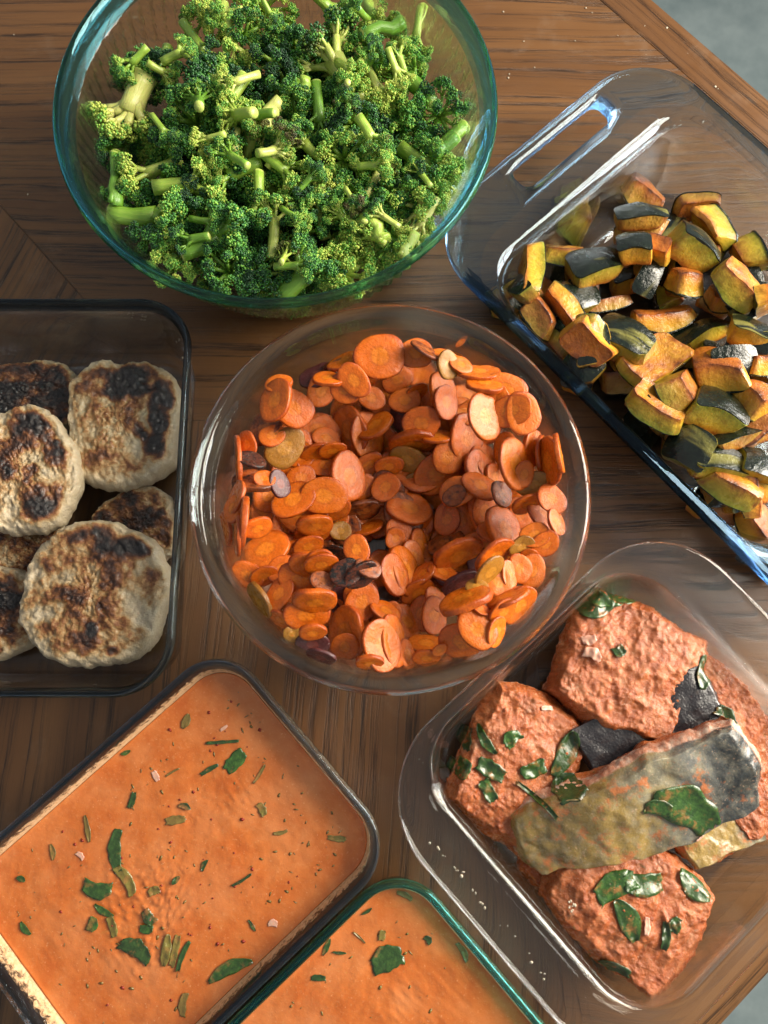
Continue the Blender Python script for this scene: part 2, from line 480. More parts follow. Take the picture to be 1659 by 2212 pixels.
# ------------------------------------------------------------------ carrots
def slice_mesh(seed, thick, bend):
    r = random.Random(seed); N = 30
    ph = [r.uniform(0, 6.28) for _ in range(6)]; am = [0, .0, .045, .03, .02, .014]
    nick = r.uniform(0, 6.28) if r.random() < .14 else None
    prof = [(0.0, .5), (.25, .5), (.5, .5), (.72, .49), (.93, .47), (.985, .38), (1.0, .22), (1.0, -.22), (.985, -.38), (.93, -.47), (.6, -.5), (.25, -.5), (0, -.5)]
    V = []; F = []
    def rad(a):
        v = 1 + sum(am[k] * math.cos(k * a + ph[k]) for k in range(2, 6))
        if nick is not None:
            d = (a - nick + math.pi) % (2 * math.pi) - math.pi; v -= .28 * math.exp(-(d / .16) ** 2)
        return v
    for q, (pr, pz) in enumerate(prof):
        if pr == 0: V.append((0, 0, pz * thick)); continue
        for k in range(N):
            a = 2 * math.pi * k / N; rr = pr * rad(a)
            x, y = rr * math.cos(a), rr * math.sin(a)
            z = pz * thick * (1 - .12 * math.cos(a + ph[0])) + bend * (x * x - .3 * y * y) + .035 * mnoise.noise((x * 2.3 + seed, y * 2.3, pz))
            z += .022 * mnoise.noise((x * 7 + seed, y * 7, pz * 2)) * (1 if pr < .99 else 1.6)
            s = 1 + (.03 * mnoise.noise((x * 6 + seed, y * 6, pz * 3)) if pr > .9 else 0)
            V.append((x * s, y * s, z))
    def idx(q, k): return 0 if q == 0 else (1 + (q - 1) * N + k % N if q < len(prof) - 1 else len(V) - 1)
    for q in range(len(prof) - 1):
        for k in range(N):
            f = [idx(q, k), idx(q + 1, k), idx(q + 1, k + 1), idx(q, k + 1)]
            f = list(dict.fromkeys(f))
            if len(f) > 2: F.append(f)
    return mesh("carrot_slice", V, F)

def carrot_mat(name, core, mid, skin, burn):
    n = NT(name)
    o = n.obj()
    sep = n.a('SeparateXYZ'); n.c(o, sep.inputs[0])
    r = n.math('SQRT', n.math('ADD', n.math('POWER', sep.outputs[0], 2), n.math('POWER', sep.outputs[1], 2)))
    inf = n.a('ObjectInfo'); rnd = inf.outputs['Random']
    seedv = n.a('VectorMath', operation='ADD'); n.c(o, seedv.inputs[0])
    cmb = n.a('CombineXYZ'); n.c(n.math('MULTIPLY', rnd, 57.0), cmb.inputs[0]); n.c(n.math('MULTIPLY', rnd, 23.0), cmb.inputs[2]); n.c(cmb.outputs[0], seedv.inputs[1])
    p = seedv.outputs[0]
    wob = n.math('ADD', r, n.math('MULTIPLY', n.math('SUBTRACT', n.noise(p, 2.5, 3), .5), .18))
    col = n.ramp(wob, [(.0, core), (.30, tuple(c * 1.06 for c in core)), (.40, tuple(c * .80 for c in mid)), (.47, mid), (.86, mid), (.99, skin)])
    ang = n.math('ARCTAN2', sep.outputs[1], sep.outputs[0])
    ray = n.a('CombineXYZ'); n.c(n.math('MULTIPLY', ang, 9.0), ray.inputs[0]); n.c(n.math('MULTIPLY', r, 1.2), ray.inputs[1]); n.c(n.math('MULTIPLY', rnd, 40.0), ray.inputs[2])
    fib = n.noise(ray.outputs[0], 1.6, 3, .6)
    col = n.mix(n.math('MULTIPLY', n.f(fib, .40, .80), .15), col, tuple(min(1, c * 1.22 + .03) for c in core))
    col = n.mix(n.math('MULTIPLY', n.f(n.noise(p, 5, 5, .65), .45, .75), .45), col, skin)
    col = n.mix(n.math('MULTIPLY', n.f(rnd, .0, 1.0), .22), col, skin)
    # roasted patches
    br = n.noise(p, 2.4, 5, .62)
    col = n.mix(n.math('MULTIPLY', n.f(br, .66 - burn, .76 - burn), .85), col, (.10, .022, .008))
    col = n.mix(n.f(br, .80 - burn, .86 - burn), col, (.012, .008, .007))
    wr = n.noise(p, 9, 5, .62)
    nb = n.bump(wr, .20, .06)
    nb = n.bump(fib, .10, .04, nb)
    rough = n.ramp(n.noise(p, 4, 3), [(.3, (.20,) * 3), (.7, (.38,) * 3)])
    return n.fin(col, rough, nb, Subsurface_Weight=.18, Subsurface_Radius=(1.0, .35, .12), Subsurface_Scale=.0022, Specular_IOR_Level=.4, Coat_Weight=.14, Coat_Roughness=.20)

CM = {'o': carrot_mat("carrot_orange", (.67, .182, .009), (.61, .124, .004), (.32, .050, .004), -.02),
      'p': carrot_mat("carrot_pale_orange", (.68, .200, .012), (.63, .142, .006), (.37, .062, .005), -.04),
      'y': carrot_mat("carrot_ochre", (.46, .205, .022), (.33, .145, .014), (.22, .085, .012), .02),
      'u': carrot_mat("carrot_purple", (.20, .045, .030), (.085, .018, .018), (.060, .014, .015), .02),
      'b': carrot_mat("carrot_charred", (.42, .12, .02), (.32, .075, .012), (.10, .025, .010), .17),
      'k': carrot_mat("carrot_black", (.03, .012, .008), (.02, .010, .007), (.012, .008, .007), .30)}
CMESH = {}
def cmesh(tone, k):
    if (tone, k) not in CMESH:
        me = slice_mesh(100 + k, (.27, .23, .31, .25, .21, .33)[k % 6], (0, .05, -.06, .10, -.04, .02)[k % 6])
        me.materials.append(CM[tone]); CMESH[(tone, k)] = me
    return CMESH[(tone, k)]

def bowl_inner(prof, top):
    pr = [p for p in prof if p[0] < top + 1]
    k = max(range(len(pr)), key=lambda i: pr[i][1])
    inn = sorted(pr[k:], key=lambda p: p[0])
    return np.array([p[0] for p in inn]), np.array([p[1] for p in inn])
cr_, cz_ = bowl_inner(car_prof, 1)
carrot_pile = Pile(CAR_C.x - .12, CAR_C.x + .12, CAR_C.y - .12, CAR_C.y + .12, .0016,
                   lambda X, Y: np.interp(np.hypot(X - CAR_C.x, Y - CAR_C.y), cr_, cz_))
QO = {1: (860, 1290), 2: (1540, 1290), 3: (860, 1960), 4: (1540, 1960)}
K = 700 / 1659 / 1.8228
# x, y, half length, half width (all in close-up pixels), direction the face leans to, kind
CARROTS = {
1: [(930,450,170,110,110,'u'),(560,520,120,75,110,'p'),(535,680,190,120,150,'y'),(1120,300,170,60,115,'b'),(1170,320,160,80,110,'o'),(1175,570,130,115,200,'o'),(1265,490,150,120,215,'o'),
    (1020,480,110,60,90,'o'),(960,580,165,130,-25,'p'),(1520,400,262,195,-80,'o'),(1505,272,215,200,80,'o'),(1430,660,130,110,60,'o'),(1285,720,165,130,80,'o'),(430,930,180,125,140,'b'),(270,1090,110,70,180,'o'),(500,1010,110,85,100,'p'),(700,755,185,165,40,'o'),
    (940,960,225,170,75,'o'),(190,1250,240,45,182,'o'),(310,1235,110,62,80,'k'),(760,1200,120,80,-60,'o'),(925,1190,170,80,-80,'o'),(620,1120,205,165,-45,'y1'),(1005,1030,130,95,70,'o'),(1065,1145,125,55,-80,'o'),
    (1000,1290,150,110,90,'o'),(1230,960,230,150,185,'o'),(1390,1010,250,160,8,'p'),(1470,920,175,95,120,'p'),(1400,1280,140,100,-60,'o'),(1590,1290,130,80,-80,'o'),(330,1430,190,105,95,'b'),(430,1410,90,65,80,'y'),
    (770,1400,135,110,100,'o'),(570,1460,115,75,20,'u'),(170,1580,150,70,160,'o'),(700,1610,210,150,120,'o'),(1350,1490,130,110,-40,'o'),(1560,1490,140,120,120,'y1'),(985,1570,215,165,-100,'p'),(1205,1390,235,155,10,'o')],
2: [(500,260,110,55,75,'p'),(230,240,150,130,75,'p'),(320,210,140,60,60,'b'),(530,350,120,85,10,'y'),(650,350,90,60,60,'y'),(820,420,180,85,85,'p'),(870,530,150,80,80,'o'),(270,420,165,130,90,'o'),
    (60,480,160,130,-60,'o'),(1070,590,190,150,55,'p'),(960,720,170,130,150,'p'),(700,650,160,130,50,'p'),(1110,780,110,170,190,'p'),(660,780,170,120,60,'p'),(240,600,100,45,-60,'u'),(130,680,150,120,90,'p'),(80,850,120,80,200,'u'),
    (1230,800,175,155,10,'p'),(480,600,190,120,20,'p'),(510,700,160,105,10,'o'),(870,830,195,125,15,'p'),(200,1080,220,60,-85,'o'),(440,1020,140,70,90,'p'),(160,1230,170,110,-110,'y'),(1320,1130,170,95,0,'p'),(1390,1180,170,50,0,'o'),
    (1480,1240,280,65,185,'o'),(1560,1180,180,45,10,'p'),(700,1030,220,150,0,'o'),(280,890,170,160,-70,'o'),(880,1250,180,110,30,'p'),(830,1330,190,120,20,'o'),(430,1360,240,180,-60,'p'),(525,1210,155,145,-10,'p'),(1320,1460,150,120,-80,'y1'),
    (1290,1640,160,60,-70,'u'),(960,1400,130,80,10,'p'),(1080,1160,180,100,175,'p'),(1150,1270,240,135,12,'p'),(1235,1370,110,80,-20,'p'),(1030,1550,130,90,20,'b'),(830,1480,170,110,60,'o'),(620,1530,165,140,120,'p'),(590,1570,100,80,-60,'b'),(1500,1600,150,110,30,'o')],
3: [(80,290,150,45,190,'o'),(180,330,190,40,180,'o'),(235,230,210,40,175,'o'),(140,100,130,80,160,'o'),(420,120,175,140,100,'o'),(360,280,120,70,-70,'o'),(270,720,150,110,-130,'o'),(430,730,130,75,-80,'o'),(390,950,170,60,210,'y'),
    (590,660,140,110,120,'o'),(570,900,150,100,150,'o'),(590,1130,110,50,-120,'o'),(690,1270,72,72,-90,'y1'),(880,1360,150,90,-100,'u'),(880,1250,120,60,-90,'u'),(960,1480,130,50,-110,'u'),(820,1090,195,130,-90,'o'),(900,960,190,90,-90,'o'),(720,480,110,60,-90,'o'),
    (440,490,250,165,115,'o'),(870,330,150,70,-90,'p'),(840,450,135,85,-80,'o'),(770,760,200,145,-110,'o'),(840,620,170,105,-90,'o'),(950,560,120,60,-90,'o'),(960,620,155,75,-85,'o'),(970,780,98,85,60,'b'),(780,150,230,180,-110,'p'),(990,70,220,130,-100,'p'),(900,260,160,80,-85,'p'),
    (1140,310,90,80,70,'y'),(1080,530,130,75,-100,'k'),(1190,700,120,110,100,'k'),(1330,720,140,80,-60,'k'),(1410,280,130,60,110,'o'),(1350,110,150,60,-80,'b'),(1290,480,135,115,185,'o'),(1330,890,160,140,120,'o'),(1400,660,120,80,60,'b'),(1560,1060,140,80,60,'o'),
    (1340,970,165,150,-30,'o'),(1200,1260,290,195,190,'o'),(1520,1380,225,155,5,'p'),(1180,1390,125,120,-110,'o'),(1410,1530,120,50,-90,'y')],
4: [(1430,130,190,125,30,'o'),(1540,230,110,60,20,'y'),(1440,430,125,105,-60,'o'),(1340,350,118,105,100,'p1'),(1200,170,110,100,30,'y'),(1220,460,120,85,-60,'y'),(1290,530,70,40,-90,'p'),(1310,680,150,125,-20,'p'),(1200,660,130,110,0,'p'),(1100,720,110,60,10,'y'),
    (1000,790,150,120,40,'p'),(1190,1000,190,110,-40,'o'),(1090,930,200,60,110,'o'),(1040,1060,140,80,-45,'o'),(930,320,110,80,60,'o'),(870,120,150,110,0,'o'),(1050,300,230,140,25,'o'),(960,540,190,75,-50,'o'),(920,690,170,80,-40,'y1'),
    (560,760,190,85,60,'u'),(640,800,190,80,-60,'u'),(480,700,130,70,70,'y'),(800,830,90,60,90,'y'),(640,200,180,140,20,'o'),(520,200,150,120,160,'o'),(110,160,210,165,20,'b'),(170,100,200,140,70,'o'),(260,430,130,75,10,'p'),(70,350,160,130,10,'u'),(40,380,90,80,-30,'y'),
    (510,420,175,95,110,'b'),(620,520,310,125,-65,'o'),(300,710,130,70,130,'o'),(200,560,150,100,10,'p'),(120,680,230,120,20,'p'),(30,720,190,110,15,'o'),(250,890,160,100,-60,'o'),(420,950,120,80,30,'o'),(290,1080,150,120,170,'y'),(400,1100,160,110,0,'y'),
    (140,1160,165,110,30,'o'),(20,1060,80,70,0,'o'),(330,1370,170,80,80,'p'),(140,1460,130,65,10,'o'),(330,1490,120,65,-90,'y'),(20,1340,220,100,10,'p'),(690,950,215,85,110,'o'),(980,1250,140,70,-20,'p'),(660,1340,200,150,-110,'o'),(800,1230,190,150,35,'p'),(450,1420,60,40,-60,'p'),(840,1040,70,40,60,'o')],
}
KINDW = {'o': 'orange', 'p': 'pale orange', 'y': 'olive ochre', 'u': 'dark purple', 'b': 'charred orange', 'k': 'burnt black'}
SPECIAL = {(1,10): "largest round carrot coin with a clear ringed core, on top at the back of the pile", (1,9): "big carrot slice directly under the largest round coin",  # slices that one can point at
 (1,0): "dark purple carrot slice half hidden at the back left of the pile", (1,16): "orange carrot coin with a notch, upright near the bowl's upper left wall", (1,19): "burnt black carrot end against the left wall of the glass bowl",
 (1,22): "bright yellow orange carrot slice cut to a fan shape, upper left of pile", (1,28): "small pale carrot slice lying across a large tilted slice", (1,34): "short mauve carrot chunk standing beside a charred slice", (1,40): "upright oval carrot slice just left of the pile's centre",
 (1,18): "thin carrot slice standing on edge along the bowl's left wall", (1,31): "long charred carrot slice lying flat by the left wall",
 (2,3): "small olive carrot slice standing upright at the back rim of the pile", (2,5): "long pale carrot wedge lying at the back right of the pile", (2,17): "pale carrot coin with a tiny brown strip stuck to its face", (2,26): "long carrot strip standing on edge by the right wall", (2,29): "round orange carrot coin lying flat with a thin dark edge, right of centre",
 (2,33): "small round pale coin resting on a larger slice right of centre", (2,34): "yellow carrot slice by the right wall beneath upright strips", (2,28): "large deep orange oval slice leaning right, in the upper right of the pile",
 (3,19): "large oval carrot slice with clear core lying flat at the left of the pile", (3,12): "tiny yellow carrot end at the lower left wall", (3,27): "large pale slice overlapped by a bright round coin, left of centre", (3,41): "longest oval carrot slice at the lower middle of the pile",
 (3,42): "pale fibrous oval carrot slice at the bottom edge of the pile", (3,43): "small bright coin lying on the longest oval slice", (3,32): "burnt black carrot lump in the dark hollow at the pile's middle", (3,36): "thick orange coin beside the dark hollow at the pile's middle",
 (3,30): "small olive coin beside the dark hollow",
 (4,3): "small pinkish round coin by the right wall of the bowl", (4,31): "very long glossy orange slice right of the dark hollow", (4,18): "bright yellow torn carrot slice at the right of the pile", (4,46): "long flat oval slice lying above the two cupped slices at lower right",
 (4,49): "cupped pale slice lying on a bigger coin at the lower right wall", (4,48): "large coin beneath a cupped slice at the lower right wall", (4,7): "thick pale carrot end with rough cut face at the right wall", (4,19): "dark purple slice in the gap right of the lower middle",
}
SIDE = {1: "upper left", 2: "upper right", 3: "lower left", 4: "lower right"}

def add_slice(x, y, a, b, lean, tone, seed, zguess=.045, q=.70, lim=None, P=None):
    r = random.Random(seed)
    rt = b / a; oval = max(.80, rt) * r.uniform(.95, 1.0) if rt > .40 else .88
    tilt = math.acos(max(.14, min(.985, rt / oval)))
    d = Vector((math.cos(R(lean)), math.sin(R(lean)), 0))
    view = Vector((0, 0, 1)); zx = view * math.cos(tilt) + d * math.sin(tilt)
    mj = Vector((-d.y, d.x, 0))
    pos = None
    for it in range(3):
        c = P if P is not None else U(x, y, zguess)
        depth = CAM_H - zguess
        half = a / FP * depth * (1.0 if P is None else 1.0)
        # lean towards the lens so the face keeps the shape it shows
        vdir = (Vector((0, 0, CAM_H)) - Vector((c.x, c.y, zguess))).normalized()
        zz = (vdir * math.cos(tilt) + d * math.sin(tilt)).normalized()
        Rm = rot_from(zz, mj)
        sc = (half, half * oval, half * .9 if half > .008 else half * 1.1)
        me = cmesh(tone, seed % 6)
        Pv = verts_of(me) * np.array(sc) @ np.array(Rm).T + np.array([c.x, c.y, 0])
        zr = carrot_pile.rest(Pv, q)
        if lim is not None and zr > lim: return None
        zguess = min(zr, .092)
        if P is not None: break
    Pv[:, 2] += zguess
    carrot_pile.add(Pv)
    o = bpy.data.objects.new("carrot_slice", me); COL.objects.link(o)
    c = P if P is not None else U(x, y, zguess)
    put(o, Rm, sc, (c.x, c.y, zguess))
    return o

GC = "carrot slices heaped in the round glass bowl"
# the hidden bed of the pile
for k in range(112):
    rr = .086 * math.sqrt(random.random()); aa = random.uniform(0, 6.283)
    P = Vector((CAR_C.x + rr * math.cos(aa) + .002, CAR_C.y - .004 + rr * math.sin(aa) * .96, 0))
    tgt = .060 - .026 * (rr / .085) ** 2
    tone = random.choices('opyub', (12, 4, 1, .5, 1))[0]
    o = add_slice(0, 0, random.uniform(42, 54), random.uniform(32, 42), random.uniform(0, 360), tone, k, .03, .6, tgt, P)
    if o:
        ar = "middle" if rr < .035 else ("back" if math.sin(aa) > .7 else ("front" if math.sin(aa) < -.7 else ("right" if math.cos(aa) > 0 else "left")))
        tag(o, "%s carrot slice low in the pile at the %s of the round bowl" % (KINDW[tone], ar), "carrot slice", GC)
n_c = 0
for qd_ in (1, 2, 3, 4):
    pass
allc = []; placed = []
for qd_, L in CARROTS.items():
    for i, t in enumerate(L): allc.append((qd_, i, t))
# far rows first inside each quadrant as listed; interleave the quadrants so that heights grow together
allc.sort(key=lambda e: e[1] / len(CARROTS[e[0]]))
for qd_, i, (x, y, a, b, lean, tone) in allc:
    px = (QO[qd_][0]) / 1.8228 + x * K; py = QO[qd_][1] / 1.8228 + y * K
    t0 = tone[0]
    if t0 in 'yu' and (qd_, i) not in SPECIAL and (i * 7 + qd_) % 5 < 3: t0 = 'o'
    o = add_slice(px, py, min(a, 225) * K * 1.10 * (1 + .12 * (a < 120)), b * min(a, 225) / a * K * 1.10 * (1 + .12 * (a < 120)), lean, t0, qd_ * 37 + i, .055, .78)
    lab = SPECIAL.get((qd_, i))
    if not lab:
        how = "on edge" if b / a < .5 else ("leaning" if b / a < .74 else "lying flat")
        size = "large" if a > 190 else ("small" if a < 125 else "medium")
        row = ("back edge", "upper middle", "lower middle", "front edge")[min(3, max(0, int((py - 725) / 181)))]
        cl = ("far left", "left", "right", "far right")[min(3, max(0, int((px - 490) / 183)))]
        lab = "%s %s carrot slice %s, %s of the pile, %s" % (size, KINDW[t0], how, row, cl)
    tag(o, lab, "carrot slice", GC); o['px'] = px; placed.append(o)
dedupe(placed, lambda o: o['px'])
for o in placed:
    if len(o['label'].replace('-', ' ').split()) > 16: o['label'] = o['label'].replace(' of the pile', '')
for o in placed: del o['px']

# scraps left on the glass above the pile
sc_me = slice_mesh(77, .25, .3); sc_me.name = "carrot_scrap"; sc_me.materials.append(CM['o'])
o = bpy.data.objects.new("carrot_scrap", sc_me); COL.objects.link(o)
put(o, rot_from((.2, -.8, .6), (.5, 1, 0)), (.0042, .0020, .0018), U(997, 722, .070) + Vector((0, -.004, 0)))
tag(o, "tiny orange carrot scrap stuck high on the bowl's back wall", "carrot scrap")
n = NT("carrot_juice_film")
n.fin((.62, .24, .03), .25)
V = []; F = []; rr_ = random.Random(31)
for k in range(70):
    a0 = R(rr_.uniform(-80, 70)); z = rr_.choice((.0600, .0635, .066)) + rr_.uniform(-.0012, .0012)
    rad = np.interp(z, cz_, cr_) - .0002; da = rr_.uniform(.006, .05); h = rr_.uniform(.0003, .0010); b_ = len(V)
    for j in range(5):
        t = a0 + da * (j / 4 - .5); hh = h * math.sin(math.pi * (j + .5) / 5)
        for s in (-1, 1):
            zz = z + s * hh; r2 = np.interp(zz, cz_, cr_) - .00025
            V.append((CAR_C.x + r2 * math.cos(t), CAR_C.y + r2 * math.sin(t), zz))
    for j in range(4): F.append((b_ + 2*j, b_ + 2*j + 1, b_ + 2*j + 3, b_ + 2*j + 2))
o = link("carrot_juice_film", mesh("carrot_juice_film", V, F), n.m)
tag(o, "thin smears of orange juice dried on the round bowl's inner right wall", "smears", kind="stuff")
# ------------------------------------------------------------------ roasted squash
def flesh_mat(name, nearskin, mid, inner, burn):
    n = NT(name)
    at = n.a('Attribute'); at.attribute_name = 'depth'
    ro = n.a('Attribute'); ro.attribute_name = 'roast'
    p = n.obj()
    d = n.math('ADD', at.outputs['Fac'], n.math('MULTIPLY', n.math('SUBTRACT', n.noise(p, 130, 3), .5), .35))
    col = n.ramp(d, [(.05, inner), (.35, mid), (.70, tuple(.5 * (a + b) for a, b in zip(mid, nearskin))), (.92, nearskin)])
    fib = n.noise(n.mapping(p, scale=(1, 1, .6)), 330, 4, .65)
    col = n.mix(n.math('MULTIPLY', n.f(fib, .42, .75), .30), col, tuple(min(1, c * 1.45 + .04) for c in mid))
    br = n.math('ADD', n.noise(p, 85, 5, .65), n.math('MULTIPLY', ro.outputs['Fac'], .17))
    col = n.mix(n.math('MULTIPLY', n.f(n.noise(p, 60, 4, .6), .42, .72), .55), col, tuple(c * .6 for c in inner))
    col = n.mix(n.math('MULTIPLY', n.f(br, .60 - burn, .84 - burn), .85), col, (.26, .070, .014))
    col = n.mix(n.math('MULTIPLY', n.f(br, .84 - burn, .98 - burn), .85), col, (.045, .014, .008))
    nb = n.bump(fib, .5, .0012); nb = n.bump(n.noise(p, 110, 4, .6), .6, .0025, nb)
    return n.fin(col, n.ramp(n.noise(p, 200, 3), [(.3, (.24,) * 3), (.7, (.48,) * 3)]), nb, Subsurface_Weight=.18, Subsurface_Radius=(1, .5, .12), Subsurface_Scale=.0025, Coat_Weight=.10, Coat_Roughness=.3)
FM = {'y': flesh_mat("squash_flesh_yellow_green", (.22, .27, .022), (.56, .38, .030), (.48, .21, .016), .07),
      'o': flesh_mat("squash_flesh_orange", (.44, .30, .028), (.66, .31, .024), (.50, .14, .012), .09),
      'g': flesh_mat("squash_flesh_olive", (.18, .20, .018), (.38, .23, .022), (.36, .14, .014), .09),
      'b': flesh_mat("squash_flesh_browned", (.34, .23, .04), (.44, .23, .035), (.38, .13, .016), .14)}
n = NT("squash_skin")
p = n.obj(); inf = n.a('ObjectInfo').outputs['Random']
ofs = n.a('VectorMath', operation='ADD'); n.c(p, ofs.inputs[0]); cb = n.a('CombineXYZ'); n.c(inf, cb.inputs[0]); n.c(n.math('MULTIPLY', inf, 7.), cb.inputs[1]); n.c(cb.outputs[0], ofs.inputs[1]); p = ofs.outputs[0]
mott = n.noise(p, 330, 4, .7)
col = n.ramp(mott, [(.35, (.003, .006, .004)), (.62, (.007, .013, .007)), (.76, (.045, .055, .016))])
st = n.noise(n.mapping(p, scale=(12, 62, 20)), 1, 3, .5, .4)
col = n.mix(n.math('MULTIPLY', n.f(st, .60, .66), .8), col, (.20, .185, .045))
col = n.mix(n.math('MULTIPLY', n.f(n.noise(p, 70, 4, .7), .62, .72), .5), col, (.16, .13, .07))
nb = n.bump(n.noise(p, 300, 4, .65), .7, .0011); nb = n.bump(n.noise(p, 70, 3), .5, .003, nb)
M_skin = n.fin(col, n.ramp(n.noise(p, 120, 3), [(.35, (.14,) * 3), (.7, (.32,) * 3)]), nb, Specular_IOR_Level=.45, Coat_Weight=.30, Coat_Roughness=.12)

def chunk_geo(L, W, T, seed, taper, tin, w0, w1, inflate, nx=12, ny=9, nz=6, curve=None):
    """block cut from a squash wall: outer face domed, inner face scooped; w runs from the seed side (0) to the skin (1)"""
    r = random.Random(seed)
    Rc = curve or r.uniform(1.1, 2.0) * max(L, W)
    skew = r.uniform(-.25, .25); scoop = r.uniform(-.05, .18) if not curve else .4; bow = r.uniform(-.10, .10); sk2 = r.uniform(-.3, .3); sk3 = r.uniform(-.25, .25)
    key = {}; V = []; D = []; RO = []
    def pt(u, v, ww):
        w = w0 + (w1 - w0) * ww
        k = 1 - .10 * abs(u) ** 6 * abs(v) ** 6 - .035 * (1 - w) ** 6 * max(abs(u), abs(v)) ** 4
        x = u * L / 2 * k * (1 - .12 * (1 - w)); wid = W * (1 - taper * (u + 1) / 2) * (1 - tin * (1 - w))
        y = v * wid / 2 * k + skew * x * .5 + bow * W * (u * u)
        x += sk2 * y * .6 + sk3 * T * (1 - w)
        z = -T * (1 - w) - (x * x + y * y) / (2 * Rc) * (.35 + .65 * w if not curve else 1)
        z += (1 - w) * scoop * T * ((u * .9) ** 2 + .4 * v * v)
        # soft edges on the seed side
        e = max(abs(u), abs(v)); 
        q = (x / L * 3.1 + seed * 1.7, y / L * 3.1, z / L * 3.1)
        nn = mnoise.noise_vector(q); n2 = mnoise.noise_vector((q[0] * 3.3, q[1] * 3.3, q[2] * 3.3))
        s = L * .030
        return Vector((x, y, z)) + nn * s + n2 * s * .38 * (1.15 - w)
    def vid(i, j, k):
        t = (i, j, k)
        if t not in key:
            key[t] = len(V); u, v, ww = 2 * i / nx - 1, 2 * j / ny - 1, k / nz
            P = pt(u * (1 + inflate), v * (1 + inflate), ww); V.append(P)
            w = w0 + (w1 - w0) * ww; D.append(w)
            ed = sorted((abs(u), abs(v), 1 - 2 * ww if ww < .5 else 0))
            RO.append(max(0, ed[1] - .72) / .28 + (.55 if k == 0 else 0))
        return key[t]
    F = []
    for i in range(nx):
        for j in range(ny):
            F.append((vid(i, j, 0), vid(i, j+1, 0), vid(i+1, j+1, 0), vid(i+1, j, 0))); F.append((vid(i, j, nz), vid(i+1, j, nz), vid(i+1, j+1, nz), vid(i, j+1, nz)))
        for k in range(nz):
            F.append((vid(i, 0, k), vid(i+1, 0, k), vid(i+1, 0, k+1), vid(i, 0, k+1))); F.append((vid(i, ny, k), vid(i, ny, k+1), vid(i+1, ny, k+1), vid(i+1, ny, k)))
    for j in range(ny):
        for k in range(nz):
            F.append((vid(0, j, k), vid(0, j, k+1), vid(0, j+1, k+1), vid(0, j+1, k))); F.append((vid(nx, j, k), vid(nx, j+1, k), vid(nx, j+1, k+1), vid(nx, j, k+1)))
    return V, F, D, RO

def geo_mesh(name, V, F, mat, attrs=None, sharp=None):
    me = mesh(name, V, F); me.materials.append(mat)
    for k, vals in (attrs or {}).items():
        a = me.attributes.new(k, 'FLOAT', 'POINT'); a.data.foreach_set('value', vals)
    if sharp: me.set_sharp_from_angle(angle=R(sharp))
    return me

sq_c = BA((SQ[0]+SQ[1])/2, (SQ[2]+SQ[3])/2)
squash_pile = Pile(.04, .46, -.02, .46, .002, lambda X, Y: X * 0 + .0052)

GS = "roasted squash chunks in the long glass dish"
def squash(x, y, L, W, T, ax, sd, el, tone, seed, label, taper=.15, tin=.15, q=.80, zg=.03, cap=None, curve=None):
    for it in range(3):
        c = U(x, y, zg); dp = (CAM_H - zg) / FP / math.cos(math.atan(abs(y - 1106) / FP) * .5)
        l, w_, t = L * dp * 1.10, W * dp * 1.14, T * dp * 1.30
        zax = Vector((math.cos(R(el)) * math.cos(R(sd)), math.cos(R(el)) * math.sin(R(sd)), math.sin(R(el))))
        Rm = rot_from(zax, Vector((math.cos(R(ax)), math.sin(R(ax)), 0)))
        if it == 0: V, F, D, RO = chunk_geo(l, w_, t, seed, taper, tin, 0, .955, 0, curve=curve * l if curve else None)
        # turn about the block's middle
        Pv = (np.array([tuple(v) for v in V]) + np.array([0, 0, t * .5])) @ np.array(Rm).T + np.array([c.x, c.y, 0])
        lack = SQ[0] + .0175 - float((Pv[:, :2] @ np.array([eB.x, eB.y])).min()); sh = eB * max(0, lack); Pv += np.array(sh)
        zr = squash_pile.rest(Pv, q)
        if cap is not None: zr = min(zr, cap)
        zg = min(max(zr, .006), .050)
    Pv[:, 2] += zg; squash_pile.add(Pv)
    c = U(x, y, zg) + sh
    root = empty("squash_chunk")
    root.matrix_basis = Matrix.Translation(c) @ Rm.to_4x4() @ Matrix.Translation((0, 0, t * .5))
    link("flesh", geo_mesh("flesh", V, F, FM[tone], {'depth': D, 'roast': RO}, 30), None, root)
    V2, F2, _, _ = chunk_geo(l, w_, t, seed, taper, tin, .925, 1.0, .012, nz=1, curve=curve * l if curve else None)
    link("skin", geo_mesh("skin", V2, F2, M_skin, None, 50), None, root)
    tag(root, label, "squash chunk", GS)
    return root
# hidden bed of the heap
r_ = random.Random(5)
for k in range(80):
    px, py = r_.choice([(1130, 640), (1250, 620), (1380, 560), (1500, 560), (1600, 620), (1250, 760), (1380, 760), (1500, 760), (1620, 760), (1380, 900), (1500, 930), (1620, 900), (1560, 1050), (1640, 1060), (1660, 1180), (1440, 470), (1450, 840)])
    jx, jy, el_, tn = px + r_.uniform(-45, 45), py + r_.uniform(-35, 45), r_.choice([70, 65, 75, -70, 20]), r_.choice('gobg')
    squash(jx, jy, r_.uniform(60, 95), r_.uniform(45, 68), r_.uniform(30, 44), r_.uniform(0, 180), r_.uniform(0, 360), el_, tn, 300 + k,
           "%s squash chunk low in heap, %s, %s of the long dish" % ({'g': 'olive', 'o': 'orange', 'b': 'browned'}[tn], "black skin up" if el_ > 40 else ("flesh up" if el_ < 0 else "on its side"),
            ("back", "upper part", "lower part", "front")[min(3, max(0, int((jy - 440) / 190)))] + (" right" if jx > 1480 else " left")), q=.55, zg=.02)
